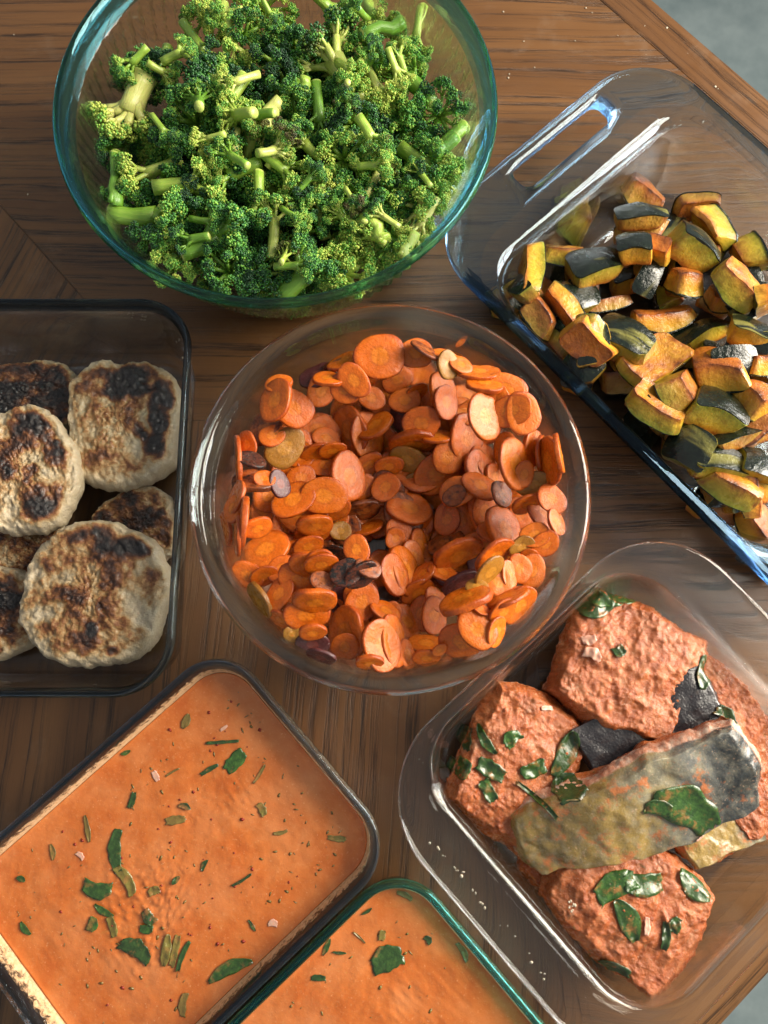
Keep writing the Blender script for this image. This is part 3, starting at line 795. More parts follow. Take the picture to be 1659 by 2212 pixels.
SQ_LIST = [
 (1390,425,112,88,50,-28,-140,-50,'b',"tan browned squash wedge at the very back of the heap",.35,.3),
 (1505,448,100,60,30,15,90,-25,'b',"curled browned orange squash slice at the back right of the heap",.2,.1),
 (1125,625,75,45,30,-50,150,35,'g',"dark olive squash chunk low in the dish's left corner",.2,.1),
 (1385,500,100,55,45,0,90,10,'b',"browned squash chunk tucked under a dark striped chunk at the back",.1,.1),
 (1240,468,122,84,66,68,-160,-42,'y',"tall yellow squash wedge with an orange tip, back left of the heap",.45,.75),
 (1150,582,132,60,34,-72,-10,-12,'y',"olive yellow crescent squash chunk standing in the left corner",.25,.2),
 (1213,553,98,46,34,-6,-95,-38,'y',"small yellow squash piece with a browned top between two larger chunks",.3,.1),
 (1545,492,100,66,58,-52,30,-45,'y',"pointed yellow green squash wedge standing behind a glossy black one",.4,.8),
 (1384,468,112,50,34,-4,95,62,'b',"dark squash slab with pale green stripe and blistered skin at the back",.05,.05),
 (1368,535,70,60,40,-10,110,60,'o',"small dark skinned squash chunk with a cream right edge, below the striped slab",.1,.1),
 (1287,575,118,96,44,12,100,62,'g',"large matt black squash piece skin up, left of the heap",.42,.1),
 (1368,602,96,46,46,8,110,68,'o',"box shaped squash chunk with black skin on top and cream cut end",.05,.05),
 (1500,536,104,74,56,-22,35,48,'y',"glossy blue black squash chunk with yellow cut side facing left",.25,.1),
 (1622,552,88,66,50,85,20,20,'y',"olive squash chunk with a black band and cream end at the right edge",.05,.1),
 (1445,632,86,44,46,75,180,-35,'y',"upright yellow green squash wedge in the middle of the heap",.3,.5),
 (1485,612,72,66,48,10,-100,-40,'o',"orange squash cube with browned ridge in the middle of the heap",.1,.3),
 (1545,655,84,50,34,-30,60,40,'g',"black skinned squash chunk in the gap below the orange cube",.2,.1),
 (1592,622,118,82,48,-38,-150,-52,'y',"big yellow squash chunk with rough top face near the right edge",.15,.1),
 (1645,650,56,70,30,70,180,-30,'o',"thin orange squash piece behind the big yellow one at the right edge",.1,.1),
 (1312,660,104,34,26,8,-80,-20,'b',"narrow browned crescent of squash beside the big orange crescent",.1,.1),
 (1165,695,84,48,44,-58,-150,-40,'b',"orange squash chunk with a burnt purple side against the left wall",.2,.2),
 (1222,662,108,42,36,-62,35,-5,'o',"slim orange squash piece with black skin on its right, near the left wall",.15,.1),
 (1278,725,84,56,44,80,60,-20,'g',"olive squash chunk half hidden behind a striped black one",.1,.1),
 (1434,694,146,58,44,20,-80,-35,'o',"big orange crescent squash slice in the middle of the heap",.05,.1,.62),
 (1238,772,112,74,40,-55,60,-42,'o',"orange squash slab leaning on the left wall, above a dark browned chunk",.2,.1),
 (1345,735,122,92,50,-38,95,68,'g',"black squash chunk with a curved yellow stripe across its skin",.3,.1),
 (1512,722,120,52,36,28,110,50,'y',"long black skinned squash piece with a pale rounded tip",.35,.1),
 (1318,838,88,64,50,-10,-80,-52,'b',"dark red browned squash chunk against the left wall",.1,.1),
 (1622,726,104,66,44,-18,60,55,'o',"shiny black squash chunk with orange underside near the right edge",.15,.1),
 (1645,790,70,50,36,0,-90,-30,'o',"small orange squash piece at the right edge below a shiny black one",.1,.1),
 (1404,786,150,86,44,32,-100,-80,'y',"trough shaped squash chunk with yellow rims and brown hollow",.05,-.05,.55),
 (1562,796,106,92,58,-22,-70,-52,'o',"red orange squash cube with a browned shaggy top",.1,.25),
 (1461,846,106,80,54,38,-160,-40,'g',"olive squash chunk with a speckled brown right face",.2,.3),
 (1395,872,72,54,36,-50,45,45,'g',"small black skinned squash piece between the trough and the left wall",.3,.1),
 (1640,868,90,90,52,10,-120,-50,'o',"orange squash chunk with a torn burnt hole at the right edge",.1,.2),
 (1495,930,96,70,36,-20,-90,-60,'b',"dark red squash piece lying deep below the black glossy one",.1,.1),
 (1552,890,112,88,60,-18,60,52,'y',"glossy black squash chunk with a small yellow cut corner, lower right",.2,.1),
 (1378,922,128,80,40,-36,-130,-60,'y',"bright yellow orange squash slab leaning on the dish's left rim",.1,.1),
 (1600,945,124,38,30,27,100,50,'b',"long dark streaked squash sliver at the lower right",.4,.1),
 (1472,985,100,78,34,-40,160,55,'g',"flat square black squash piece with a thin cream edge",.0,.0),
 (1548,1000,104,66,40,-4,80,62,'y',"black squash piece with a straight yellow green stripe",.05,.05),
 (1640,1012,84,80,44,70,60,55,'y',"mottled black squash chunk with pale green band at the right edge",.1,.1),
 (1540,1082,122,64,46,-38,-120,-58,'y',"angular yellow olive squash chunk near the lower left rim",.1,.2),
 (1618,1065,96,42,36,-68,180,-25,'o',"slender pointed squash wedge above the lowest orange chunk",.5,.4),
 (1642,1152,116,62,42,-62,-150,-60,'o',"lowest orange squash chunk by the dish's right rim",.1,.1),
]
for k, e in enumerate(SQ_LIST):
    squash(*e[:9], 700 + k, e[9], e[10], e[11], curve=e[12] if len(e) > 12 else None, zg=.04, q=.78)
# ------------------------------------------------------------------ broccoli
def tube(V, F, pts, rads, seg=7, cap=True, squash_=1.0):
    base = len(V); m = len(pts); prev = None
    for i, p in enumerate(pts):
        d = (pts[min(i+1, m-1)] - pts[max(i-1, 0)]).normalized()
        if prev is None: prev = d.orthogonal().normalized()
        prev = (prev - d * prev.dot(d)).normalized(); y = d.cross(prev)
        for k in range(seg):
            a = 2 * math.pi * k / seg
            V.append(p + (prev * math.cos(a) + y * math.sin(a) * squash_) * rads[i])
    for i in range(m - 1):
        for k in range(seg):
            F.append((base + i*seg + k, base + i*seg + (k+1) % seg, base + (i+1)*seg + (k+1) % seg, base + (i+1)*seg + k))
    if cap:
        V.append(pts[0]); c = len(V) - 1
        for k in range(seg): F.append((c, base + (k+1) % seg, base + k))
        V.append(pts[-1]); c = len(V) - 1; b2 = base + (m-1)*seg
        for k in range(seg): F.append((c, b2 + k, b2 + (k+1) % seg))

bm_ = bmesh.new(); bmesh.ops.create_icosphere(bm_, subdivisions=1, radius=1)
ICO_V = np.array([tuple(v.co) for v in bm_.verts]); ICO_F = np.array([[v.index for v in f.verts] for f in bm_.faces]); bm_.free()

def floret(seed, spread=1.0, stem_len=.42, nprim=9, dome=.46, stem_r=.095, buds=3000):
    r = random.Random(seed)
    SV, SF = [], []; tips = []
    top = Vector((r.uniform(-.04, .04), r.uniform(-.04, .04), stem_len))
    path = [Vector((0, 0, 0)), Vector((r.uniform(-.02, .02), r.uniform(-.02, .02), stem_len * .5)), top]
    fl = r.uniform(.75, 1.0)
    tube(SV, SF, [path[0], path[0].lerp(path[1], .5), path[1], path[1].lerp(path[2], .5), top], [stem_r * 1.0, stem_r * .96, stem_r * .95, stem_r * 1.02, stem_r * 1.12], 12, True, fl)
    ctr = Vector((0, 0, stem_len + .10))
    for i in range(nprim):
        ring = i > 0
        th = (R(r.uniform(38, 62)) if ring else R(8)) * spread; ph = 2 * math.pi * i / max(1, nprim - 1) + r.uniform(-.3, .3)
        d = Vector((math.sin(th) * math.cos(ph), math.sin(th) * math.sin(ph), math.cos(th)))
        s0 = path[1].lerp(top, r.uniform(.35, .9)); off = Vector((d.x, d.y, 0)) * stem_r * .6
        L1 = r.uniform(.20, .30)
        mid = s0 + off + Vector((d.x * .35, d.y * .35, d.z)).normalized() * L1 * .5; e1 = mid + d * L1 * .55
        rr = stem_r * r.uniform(.30, .46)
        tube(SV, SF, [s0 + off * .6, s0.lerp(mid, .5) + off * .3, mid, e1], [rr * 1.25, rr, rr * .9, rr * .75], 7)
        for j in range(r.randint(5, 7)):
            q = Vector((r.gauss(0, .55), r.gauss(0, .55), r.gauss(0, .45)))
            d2 = (d + q * .75 + Vector((0, 0, .25))).normalized()
            L2 = r.uniform(.08, .18); e2 = e1 + d2 * L2
            tube(SV, SF, [e1 - d * .03, e1.lerp(e2, .5) + q * .02, e2], [rr * .5, rr * .36, rr * .28], 5)
            tips.append((e2, d2, r.uniform(.045, .088)))
    P = []; RAD = []; VAL = []
    per = buds // len(tips)
    for e, d, cr in tips:
        v0 = r.uniform(-.26, .26)
        for k in range(per):
            n_ = Vector((r.gauss(0, 1), r.gauss(0, 1), r.gauss(0, 1))).normalized()
            if n_.dot(d) < -.35: n_ = -n_
            rad_ = cr * (1 if r.random() < .6 else r.uniform(.45, 1.18)) * (1.0 + .18 * mnoise.noise(tuple(n_ * 2.5 + e * 9)))
            P.append(tuple(e + n_ * rad_ + d * cr * .25)); RAD.append(r.uniform(.0075, .0165) * (1.3 if r.random() < .08 else 1))
            VAL.append(min(1, max(0, .5 + v0 + .28 * n_.dot(d) * -1 + r.gauss(0, .16))))
    P = np.array(P); m = len(P)
    G = np.random.default_rng(seed)
    sc = np.array(RAD)[:, None, None] * G.uniform(.75, 1.3, (m, 1, 3))
    VV = (ICO_V[None] * sc + P[:, None]).reshape(-1, 3)
    FF = (ICO_F[None] + (np.arange(m) * 12)[:, None, None]).reshape(-1, 3)
    return SV, SF, VV, FF, np.repeat(VAL, 12)

n = NT("broccoli_buds")
at = n.a('Attribute'); at.attribute_name = 'val'
inf = n.a('ObjectInfo'); tone = n.a('SeparateColor'); n.c(inf.outputs['Color'], tone.inputs[0])
p = n.obj()
v = n.math('ADD', at.outputs['Fac'], n.math('MULTIPLY', n.math('SUBTRACT', tone.outputs[0], .5), 1.1))
v = n.math('ADD', v, n.math('MULTIPLY', n.math('SUBTRACT', n.noise(p, 5, 3), .5), .7))
col = n.ramp(v, [(.0, (.012, .050, .018)), (.26, (.030, .130, .028)), (.48, (.085, .285, .038)), (.72, (.225, .440, .060)), (1.0, (.48, .56, .10))])
ch = n.math('ADD', n.noise(p, 2.6, 4, .6), n.math('MULTIPLY', n.math('SUBTRACT', tone.outputs[1], .5), .5))
col = n.mix(n.math('MULTIPLY', n.f(ch, .66, .76), .8), col, (.085, .045, .014))
M_buds = n.fin(col, .42, None, Subsurface_Weight=.12, Subsurface_Radius=(.4, 1, .2), Subsurface_Scale=.002, Specular_IOR_Level=.45)
n = NT("broccoli_stem")
inf = n.a('ObjectInfo'); tone = n.a('SeparateColor'); n.c(inf.outputs['Color'], tone.inputs[0]); p = n.obj()
sx = n.a('SeparateXYZ'); n.c(p, sx.inputs[0])
st = n.noise(n.mapping(p, scale=(9, 9, 1.2)), 2.2, 4, .6)
v = n.math('ADD', tone.outputs[2], n.math('MULTIPLY', n.math('SUBTRACT', st, .5), .38))
col = n.ramp(v, [(.1, (.070, .19, .018)), (.4, (.165, .34, .032)), (.65, (.33, .47, .065)), (.95, (.56, .58, .17))])
col = n.mix(n.f(sx.outputs[2], .03, .0), col, (.46, .54, .13))
col = n.mix(n.math('MULTIPLY', n.f(n.noise(p, 7, 4, .7), .68, .74), .75), col, (.12, .065, .02))
M_stem = n.fin(col, n.ramp(st, [(.3, (.28,) * 3), (.7, (.5,) * 3)]), n.bump(st, .18, .02), Subsurface_Weight=.25, Subsurface_Radius=(.5, 1, .25), Subsurface_Scale=.003, Coat_Weight=.15, Coat_Roughness=.25)

PROTO = []
for k, kw in enumerate([dict(), dict(stem_len=.58, stem_r=.12, spread=.9), dict(spread=1.2, nprim=10, stem_len=.36), dict(stem_len=.66, stem_r=.085, nprim=7, spread=.85), dict(stem_len=.46, stem_r=.135, nprim=10), dict(spread=.8, nprim=7, stem_r=.10, stem_len=.55, buds=2400), dict(nprim=12, spread=1.15, stem_len=.30, buds=3800)]):
    SV, SF, VV, FF, VAL = floret(40 + k, **kw)
    ms = mesh("stem", SV, SF); ms.materials.append(M_stem)
    mb = mesh("buds", VV, FF); mb.materials.append(M_buds)
    a = mb.attributes.new('val', 'FLOAT', 'POINT'); a.data.foreach_set('value', VAL)
    PROTO.append((ms, mb, kw.get('stem_len', .42)))
def stalk_proto(seed):
    r = random.Random(seed); V, F = [], []
    pts = [Vector((r.uniform(-.05, .05), r.uniform(-.05, .05), z)) for z in (0, .2, .45, .7, .9, 1.0)]
    tube(V, F, pts, [.14, .15, .14, .16, .18, .15], 12, True, r.uniform(.6, .9))
    d = Vector((.5, .2, .85)); tube(V, F, [pts[3], pts[3] + d * .15, pts[3] + d * .32], [.09, .07, .06], 7)
    me = mesh("broccoli_stalk", V, F); me.materials.append(M_stem); return me
STALK = [stalk_proto(3), stalk_proto(4)]

GB = "broccoli florets heaped in the big mixing bowl"
br_r, br_z = bowl_inner(bro_prof, 1)
def heap_b(x, y):
    rr = math.hypot(x - BRO_C.x, y - BRO_C.y)
    return .096 - .014 * (rr / .118) ** 2.2
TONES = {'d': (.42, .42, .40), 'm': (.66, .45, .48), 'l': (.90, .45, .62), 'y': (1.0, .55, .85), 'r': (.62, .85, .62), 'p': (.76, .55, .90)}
def place_floret(base, crown, size, tone, seed, label, kind=None):
    r = random.Random(seed)
    k = r.randrange(len(PROTO)) if kind is None else kind
    ms, mb, sl = PROTO[k]
    ax = (crown - base)
    Rm = rot_from(ax, Vector((r.uniform(-1, 1), r.uniform(-1, 1), r.uniform(-1, 1))))
    root = empty("broccoli_floret")
    M = Matrix.Translation(base) @ Rm.to_4x4() @ Matrix.Scale(size, 4)
    root.matrix_basis = M
    c = tuple(min(1, max(0, t + r.uniform(-.22, .22))) for t in TONES[tone])
    for nm, me in (("stem", ms), ("buds", mb)):
        o = bpy.data.objects.new(nm, me); COL.objects.link(o); o.parent = root; o.color = (*c, 1)
        if nm == "buds": o['kind'] = 'stuff'
    tag(root, label, "broccoli floret", GB)
    return root
# hidden bed
r_ = random.Random(21)
cnt = 0
while cnt < 105:
    z = r_.uniform(.018, .080); rmax = np.interp(z, br_z, br_r) - .020
    rr = rmax * math.sqrt(r_.uniform(.0, 1)); a = r_.uniform(0, 6.283)
    P = Vector((BRO_C.x + rr * math.cos(a), BRO_C.y + rr * math.sin(a), z))
    if P.y > .49 or z > heap_b(P.x, P.y) - .012: continue
    if z < .05 and rr < rmax - .03: continue
    out = Vector((math.cos(a), math.sin(a), 0)) * r_.uniform(-.3, 1) + Vector((r_.uniform(-.6, .6), r_.uniform(-.6, .6), r_.uniform(.1, 1)))
    s = r_.uniform(.044, .060)
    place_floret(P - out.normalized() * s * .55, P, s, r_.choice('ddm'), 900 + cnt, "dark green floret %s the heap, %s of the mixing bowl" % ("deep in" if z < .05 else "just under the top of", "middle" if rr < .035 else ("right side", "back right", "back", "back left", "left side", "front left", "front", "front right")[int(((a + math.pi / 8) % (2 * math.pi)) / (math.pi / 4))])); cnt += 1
# stem end (x, y), crown middle (x, y), crown height over the stem end (picture units), size, tone, proto, label
BRO = [
 (300,150,275,165,10,105,'d',2,"dark green floret at the upper left of the heap, near the bowl's flutes"),
 (360,110,345,150,20,95,'d',0,"dark and yellow floret behind a pale forked stem, upper left"),
 (400,55,455,125,-5,95,'d',3,"floret whose long pale green stem rises at the upper left of the heap"),
 (487,28,508,120,-25,100,'l',3,"floret upside down with a tall thin yellow green stem pointing up"),
 (560,20,570,25,30,110,'m',6,"broad floret at the top of the picture between tall stems"),
 (450,15,430,20,20,95,'l',2,"light floret at the top edge above the forked stem"),
 (640,80,620,95,40,100,'d',0,"dark floret near the top, behind the big pale cut stem"),
 (700,5,735,35,-20,105,'l',5,"bright floret with many spread stems at the top of the picture"),
 (800,18,850,30,15,90,'l',1,"light green floret at the top right of the heap"),
 (905,62,895,105,-15,80,'m',3,"floret with a short pale stem pointing up near the right wall"),
 (880,110,880,145,10,85,'y',0,"yellowish browned floret by the upper right wall"),
 (300,200,225,275,-25,140,'p',4,"big floret with thick pale cut stem at the left edge of the heap"),
 (430,275,428,262,52,120,'m',6,"big round bright green crown facing up, left of the middle"),
 (375,330,372,300,30,95,'d',0,"dark floret just below the big pale stem at left"),
 (520,178,478,245,-10,95,'m',1,"floret with a pale stem rising to the right, above the round crown"),
 (250,330,262,430,-15,90,'d',3,"dark floret with a straight green stem along the left wall"),
 (352,362,288,385,0,110,'y',5,"yellow floret with a thick cut stem at the left"),
 (348,405,445,400,-5,105,'l',1,"floret with pale stem pointing left beneath the yellow floret"),
 (242,462,365,475,-5,120,'m',1,"floret with a bright green stem lying across the lower left edge"),
 (392,545,500,500,10,130,'m',4,"large floret with a thick forked stem at the lower left rim"),
 (505,318,500,350,-10,70,'y',5,"small yellow floret with a rounded cut stump"),
 (572,350,470,385,0,95,'l',1,"floret with a glossy bright green stem pointing right, in the middle"),
 (540,300,545,270,20,85,'r',0,"browned floret in the middle of the heap beside a pale stem"),
 (600,225,552,275,-10,90,'p',4,"floret with a pale stem rising to the right in the middle"),
 (778,208,700,110,10,150,'p',1,"large floret with a long thick pale stem pointing down right"),
 (790,140,825,220,-10,100,'y',5,"yellow green floret with a bent pale stem below the top right stem"),
 (925,215,868,150,5,105,'l',1,"floret with a thick green stem slanting down right, near the right wall"),
 (800,95,790,110,10,85,'m',0,"small floret beside a thick horizontal stem, upper right"),
 (950,250,955,240,35,105,'d',6,"dark round floret against the right wall of the bowl"),
 (685,215,690,285,-15,95,'m',3,"floret with a slim pale stem standing in the middle of the heap"),
 (640,180,625,215,25,90,'d',2,"dark floret left of the large pale stemmed one"),
 (760,260,770,280,30,100,'d',6,"dark round floret right of the middle"),
 (700,345,640,300,10,85,'m',0,"mid green floret with stem toward the bowl front, in the middle"),
 (875,325,958,380,0,115,'l',5,"floret with a bright stem pointing up left, by the right wall"),
 (990,285,940,335,-5,90,'m',1,"floret with a bright green stem touching the right wall"),
 (740,350,745,352,40,105,'l',6,"yellow green round crown with a browned tip, right of the middle"),
 (805,395,830,350,0,80,'p',3,"small floret with a pale branching stem, right of the middle"),
 (620,370,640,385,-5,95,'m',5,"floret with pale stem cut across, in the lower middle"),
 (560,415,562,475,-15,100,'m',5,"floret with a pale stem pointing up in the lower middle"),
 (585,565,598,455,0,95,'p',3,"floret with a straight creamy stem pointing down in the lower middle"),
 (725,440,735,430,35,100,'d',2,"dark floret below the browned crown, right of the middle"),
 (690,470,680,440,15,90,'r',0,"browned floret with frayed buds, lower middle"),
 (780,500,775,520,25,95,'l',4,"bright floret with a pale cut side at the lower right"),
 (850,420,860,430,30,95,'d',0,"dark floret near the right rim"),
 (905,440,900,455,30,100,'y',2,"yellowish floret close to the right rim"),
 (915,480,905,520,-10,80,'p',3,"small pale floret with a thin stem at the lower right rim"),
 (850,520,840,545,20,90,'m',1,"mid green floret at the lower right rim"),
 (500,590,500,580,30,100,'d',6,"dark green crown at the lower rim, left of the middle"),
 (380,570,370,575,25,90,'l',0,"light green floret against the lower left rim"),
 (570,600,575,595,35,95,'d',2,"very dark crown at the bottom rim in the middle"),
 (640,610,680,570,15,115,'m',4,"big floret with pale cut stems at the bottom rim"),
 (740,590,745,575,30,110,'l',6,"bright yellow green crown at the bottom rim, right of the middle"),
 (660,500,655,505,30,95,'d',0,"dark floret in the lower middle, behind the bright rim crown"),
 (430,440,430,445,25,95,'d',2,"dark floret between two pale stems, left of the middle"),
 (640,420,650,440,20,85,'d',5,"dark floret in a hollow of the lower middle"),
 (900,380,905,400,25,85,'d',6,"dark floret beside the bright stem at the right"),
 (600,130,590,150,30,95,'d',0,"dark floret left of the largest pale stem, upper middle"),
 (330,470,320,520,10,85,'d',2,"dark floret under the bright stem at the lower left"),
 (210,310,215,320,20,85,'d',6,"dark floret against the left wall below the pale stem"),
 (520,80,540,75,25,90,'d',2,"dark floret beside the tall thin stem"),
 (960,320,975,420,10,80,'l',2,"light floret pressed against the right wall"),
 (690,395,690,410,25,85,'y',5,"yellow tipped floret in the lower middle"),
]
for k, (bx, by, cx, cyy, dz, s, tone, kind, lab) in enumerate(BRO):
    zc = U(cx, cyy, .085); z = heap_b(zc.x, zc.y)
    u = (CAM_H - z) / FP
    C = U(cx, cyy, z)
    d_ = Vector((C.x - BRO_C.x, C.y - BRO_C.y, 0)); lim = np.interp(z, br_z, br_r) - s * u * .30
    if d_.length > lim: C = Vector((BRO_C.x, BRO_C.y, z)) + d_.normalized() * lim
    B = U(bx, by, z - dz * u)
    B.z = max(B.z, .03)
    ax = (C - B)
    L = ax.length; size = s * u * 1.62
    # keep the crown where it is seen; the stem reaches back towards its own end
    sl = PROTO[kind][2] + .16
    if L > 1e-5: base = C - ax / L * sl * size
    else: base = C - Vector((0, 0, 1)) * sl * size
    place_floret(base, C, size, tone, 60 + k, lab, kind)
# chopped small florets and stalk ends strewn over the top
r_ = random.Random(77); tiny = []
for k in range(36):
    rr = .104 * math.sqrt(r_.random()); a = r_.uniform(0, 6.283)
    x, y = BRO_C.x + rr * math.cos(a), BRO_C.y + rr * math.sin(a)
    if y > .455: continue
    z = heap_b(x, y) + r_.uniform(.008, .018); s = r_.uniform(.020, .030)
    C = Vector((x, y, z)); d_ = Vector((r_.uniform(-1, 1), r_.uniform(-1, 1), r_.uniform(-.7, .5))).normalized()
    t = r_.choice('lmmmlrd')
    o = place_floret(C - d_ * s * .6, C, s, t, 2000 + k, "tiny %s floret on top, %s of the mixing bowl" % ({'l': 'light green', 'y': 'yellow', 'p': 'pale stemmed', 'm': 'green', 'r': 'browned', 'd': 'dark green'}[t], "middle" if rr < .035 else ("right side", "back right", "back", "back left", "left side", "front left", "front", "front right")[int(((a + math.pi / 8) % (2 * math.pi)) / (math.pi / 4))]), r_.choice((1, 3, 5, 5)))
    tiny.append(o)
dedupe(tiny, lambda o: o.matrix_basis.translation.x)
for k, (x0, y0, x1, y1, wd_, c, lab) in enumerate([(780,72,872,50,1.0,(.5,.4,.30),"thick cut broccoli stalk lying level at the upper right of the heap"), (245,330,252,445,.8,(.3,.4,.25),"flat green broccoli stalk upright by the left wall"),
        (660,165,655,200,.8,(.5,.5,.6),"short broccoli stalk left of the large pale stem"), (985,290,935,345,.9,(.5,.4,.35),"bright green broccoli stalk leaning on the right wall"), (800,470,830,520,1.0,(.5,.4,.7),"pale cut broccoli stalk at the lower right"), (895,500,870,560,.8,(.5,.4,.75),"pale yellow broccoli stalk at the lower right rim")]):
    zc = U(x0, y0, .085); z = heap_b(zc.x, zc.y) + .012
    A = U(x0, y0, z); B = U(x1, y1, z - .004)
    o = bpy.data.objects.new("broccoli_stalk", STALK[k % 2]); COL.objects.link(o)
    L = (B - A).length
    Rm = rot_from(B - A, Vector((0, 0, 1)))
    put(o, Rm, (.030 * wd_, .030 * wd_, L), A); o.color = (*c, 1)
    tag(o, lab, "broccoli stalk", "loose broccoli stalks in the mixing bowl")
# ------------------------------------------------------------------ meat patties
n = NT("patty_meat")
p = n.obj()
br = n.a('Attribute'); br.attribute_name = 'brown'
v = n.math('ADD', br.outputs['Fac'], n.math('MULTIPLY', n.math('SUBTRACT', n.noise(p, 260, 6, .72), .5), .65))
v = n.math('ADD', v, n.math('MULTIPLY', n.math('SUBTRACT', n.noise(p, 75, 5, .65), .5), .80))
v = n.math('ADD', v, .02)
col = n.ramp(v, [(.06, (.47, .385, .26)), (.28, (.43, .32, .18)), (.42, (.35, .195, .070)), (.55, (.200, .068, .016)), (.70, (.065, .021, .009)), (.90, (.011, .008, .008))])
col = n.mix(n.math('MULTIPLY', n.f(n.noise(p, 900, 3, .7), .62, .72), .45), col, (.17, .085, .035))
nb = n.bump(n.noise(p, 420, 5, .65), .75, .0018); nb = n.bump(n.noise(p, 130, 4, .6), .55, .003, nb)
M_patty = n.fin(col, n.ramp(n.noise(p, 180, 4, .6), [(.35, (.30,) * 3), (.65, (.62,) * 3)]), nb, Subsurface_Weight=.12, Subsurface_Radius=(1, .6, .35), Subsurface_Scale=.002, Coat_Weight=.25, Coat_Roughness=.22)

def fbm(x, y, z, o=4, g=.55):
    s = 0; a = 1
    for k in range(o):
        s += a * mnoise.noise((x, y, z)); x *= 2.1; y *= 2.1; z *= 2.1; a *= g
    return s

GP = "browned meat patties in the smoky rimmed dish"
def patty(x, y, rx, ry, thick, z, rot, sq, seed, base, blobs, label, tilt=(0, 0)):
    """blobs: browned patches (dx, dy, radius, strength) in units of the radius, picture axes"""
    r = random.Random(seed); NA, NR = 170, 48
    c = U(x, y, z + thick); u = (CAM_H - z - thick) / FP * 1.015
    RX, RY = rx * u, ry * u
    V = []; B = []; F = []
    prof = [(k / NR, 1.0) for k in range(NR + 1)]
    prof = [(s * .93, 1.0 - .10 * s ** 4) for s, _ in prof] + [(.965, .80), (.99, .62), (1.0, .45), (.985, .25), (.95, .08), (.80, 0), (.4, 0)]
    for q, (s, h) in enumerate(prof):
        for k in range(NA):
            a = 2 * math.pi * k / NA; ca, sa = math.cos(a), math.sin(a)
            e = (abs(ca) ** sq + abs(sa) ** sq) ** (-1 / sq)
            w_ = 1 + .085 * fbm(ca * 1.3 + seed, sa * 1.3, 0, 3) + .022 * fbm(ca * 4 + seed, sa * 4, 1.5, 3) + .013 * fbm(ca * 11 + seed, sa * 11, 1.5, 4) + .010 * fbm(ca * 31 + seed, sa * 31, 4.5, 2)
            px, py = ca * e * s * w_, sa * e * s * w_
            X, Y = px * RX, py * RY
            zz = thick * h
            nz = fbm(px * 2.2 + seed * 3, py * 2.2, h, 5)
            cr = abs(mnoise.noise((px * 4.2 + seed, py * 4.2, h * 2))); zz += (.0026 * nz + .0013 * mnoise.noise((px * 11 + seed, py * 11, h * 3)) - .0007 * math.exp(-(cr / .09) ** 2) + .0011 * mnoise.noise((px * 20, py * 20 + seed, h * 3)) + .0008 * mnoise.noise((px * 38, py * 38 + seed, h * 5))) * (1 if h > .3 else .2)
            so = 1 + .022 * mnoise.noise((px * 13 + seed, py * 13, h * 4)) * (1 if s > .9 else 0)
            V.append((X * so, Y * so, zz))
            b = base + .30 * fbm(px * 2.6 + seed * 5, py * 2.6, 3.1, 4) + .34 * nz
            for dx, dy, rad, st in blobs:
                d = math.hypot(px - dx, py - dy) / rad
                b += st * max(0, 1 - d * d * (1 + .8 * mnoise.noise((px * 5, py * 5, seed))))
            rim = max(0, (s - .80) / .2)
            b = b * (1 - .55 * rim) - .18 * rim - (0.14 if h < .9 else 0)
            B.append(max(0, min(1, b)))
    m = len(prof)
    for q in range(m - 1):
        for k in range(NA): F.append((q*NA + k, (q+1)*NA + k, (q+1)*NA + (k+1) % NA, q*NA + (k+1) % NA))
    me = geo_mesh("meat_patty", V, F, M_patty, {'brown': B})
    o = link("meat_patty", me, None, None, (c.x, c.y, z))
    o.rotation_euler = (R(tilt[0]), R(tilt[1]), R(rot))
    return tag(o, label, "meat patty", GP)
patty(45, 860, 135, 95, .017, .0045, 8, 2.4, 3, .74, [(0, 0, 1.2, .15)], "very dark seared patty at the back, mostly under two paler patties")
patty(60, 1190, 95, 75, .016, .0045, 0, 2.2, 8, .42, [(.2, 0, .8, .15)], "greyish patty lying under the left patty and the big bottom one")
patty(285, 1140, 95, 92, .016, .0045, 30, 2.6, 5, .58, [(0, .2, .9, .2)], "small dark patty peeking out under the big bottom patty at right")
patty(-25, 1320, 108, 102, .022, .008, 0, 2.2, 6, .60, [(.4, -.1, .6, .2)], "dark browned patty cut by the picture's left edge, lower left")
patty(256, 907, 131, 150, .022, .012, 4, 3.0, 1, .36, [(.30, .66, .38, .75), (-.10, .55, .30, .55), (.72, .35, .30, .8), (.66, -.05, .22, .7), (.55, -.38, .25, .45), (-.55, .45, .45, .25), (.35, -.22, .16, .5), (0, .1, .45, .14)], "squarish patty with a black burnt patch at its upper right, beside the dish's right wall", (-2, 2))
patty(35, 1010, 118, 152, .022, .026, 12, 2.2, 2, .36, [(.30, .75, .4, .35), (.55, .55, .25, .45), (.62, .1, .25, .5), (-.1, .3, .5, .3), (.4, -.55, .4, .3), (.2, -.1, .2, .45)], "pale patty with brown blotches resting on others at the left", (0, 5))
patty(197, 1278, 160, 160, .023, .022, -8, 2.25, 4, .34, [(.15, .80, .30, .60), (.45, .70, .25, .55), (-.3, .62, .4, .30), (.0, -.1, .9, .12), (.45, -.72, .10, .5), (.12, -.45, .10, .5), (.75, .4, .3, .25)], "largest golden patty with a dark seared top edge, at the front of the dish", (3, -2))

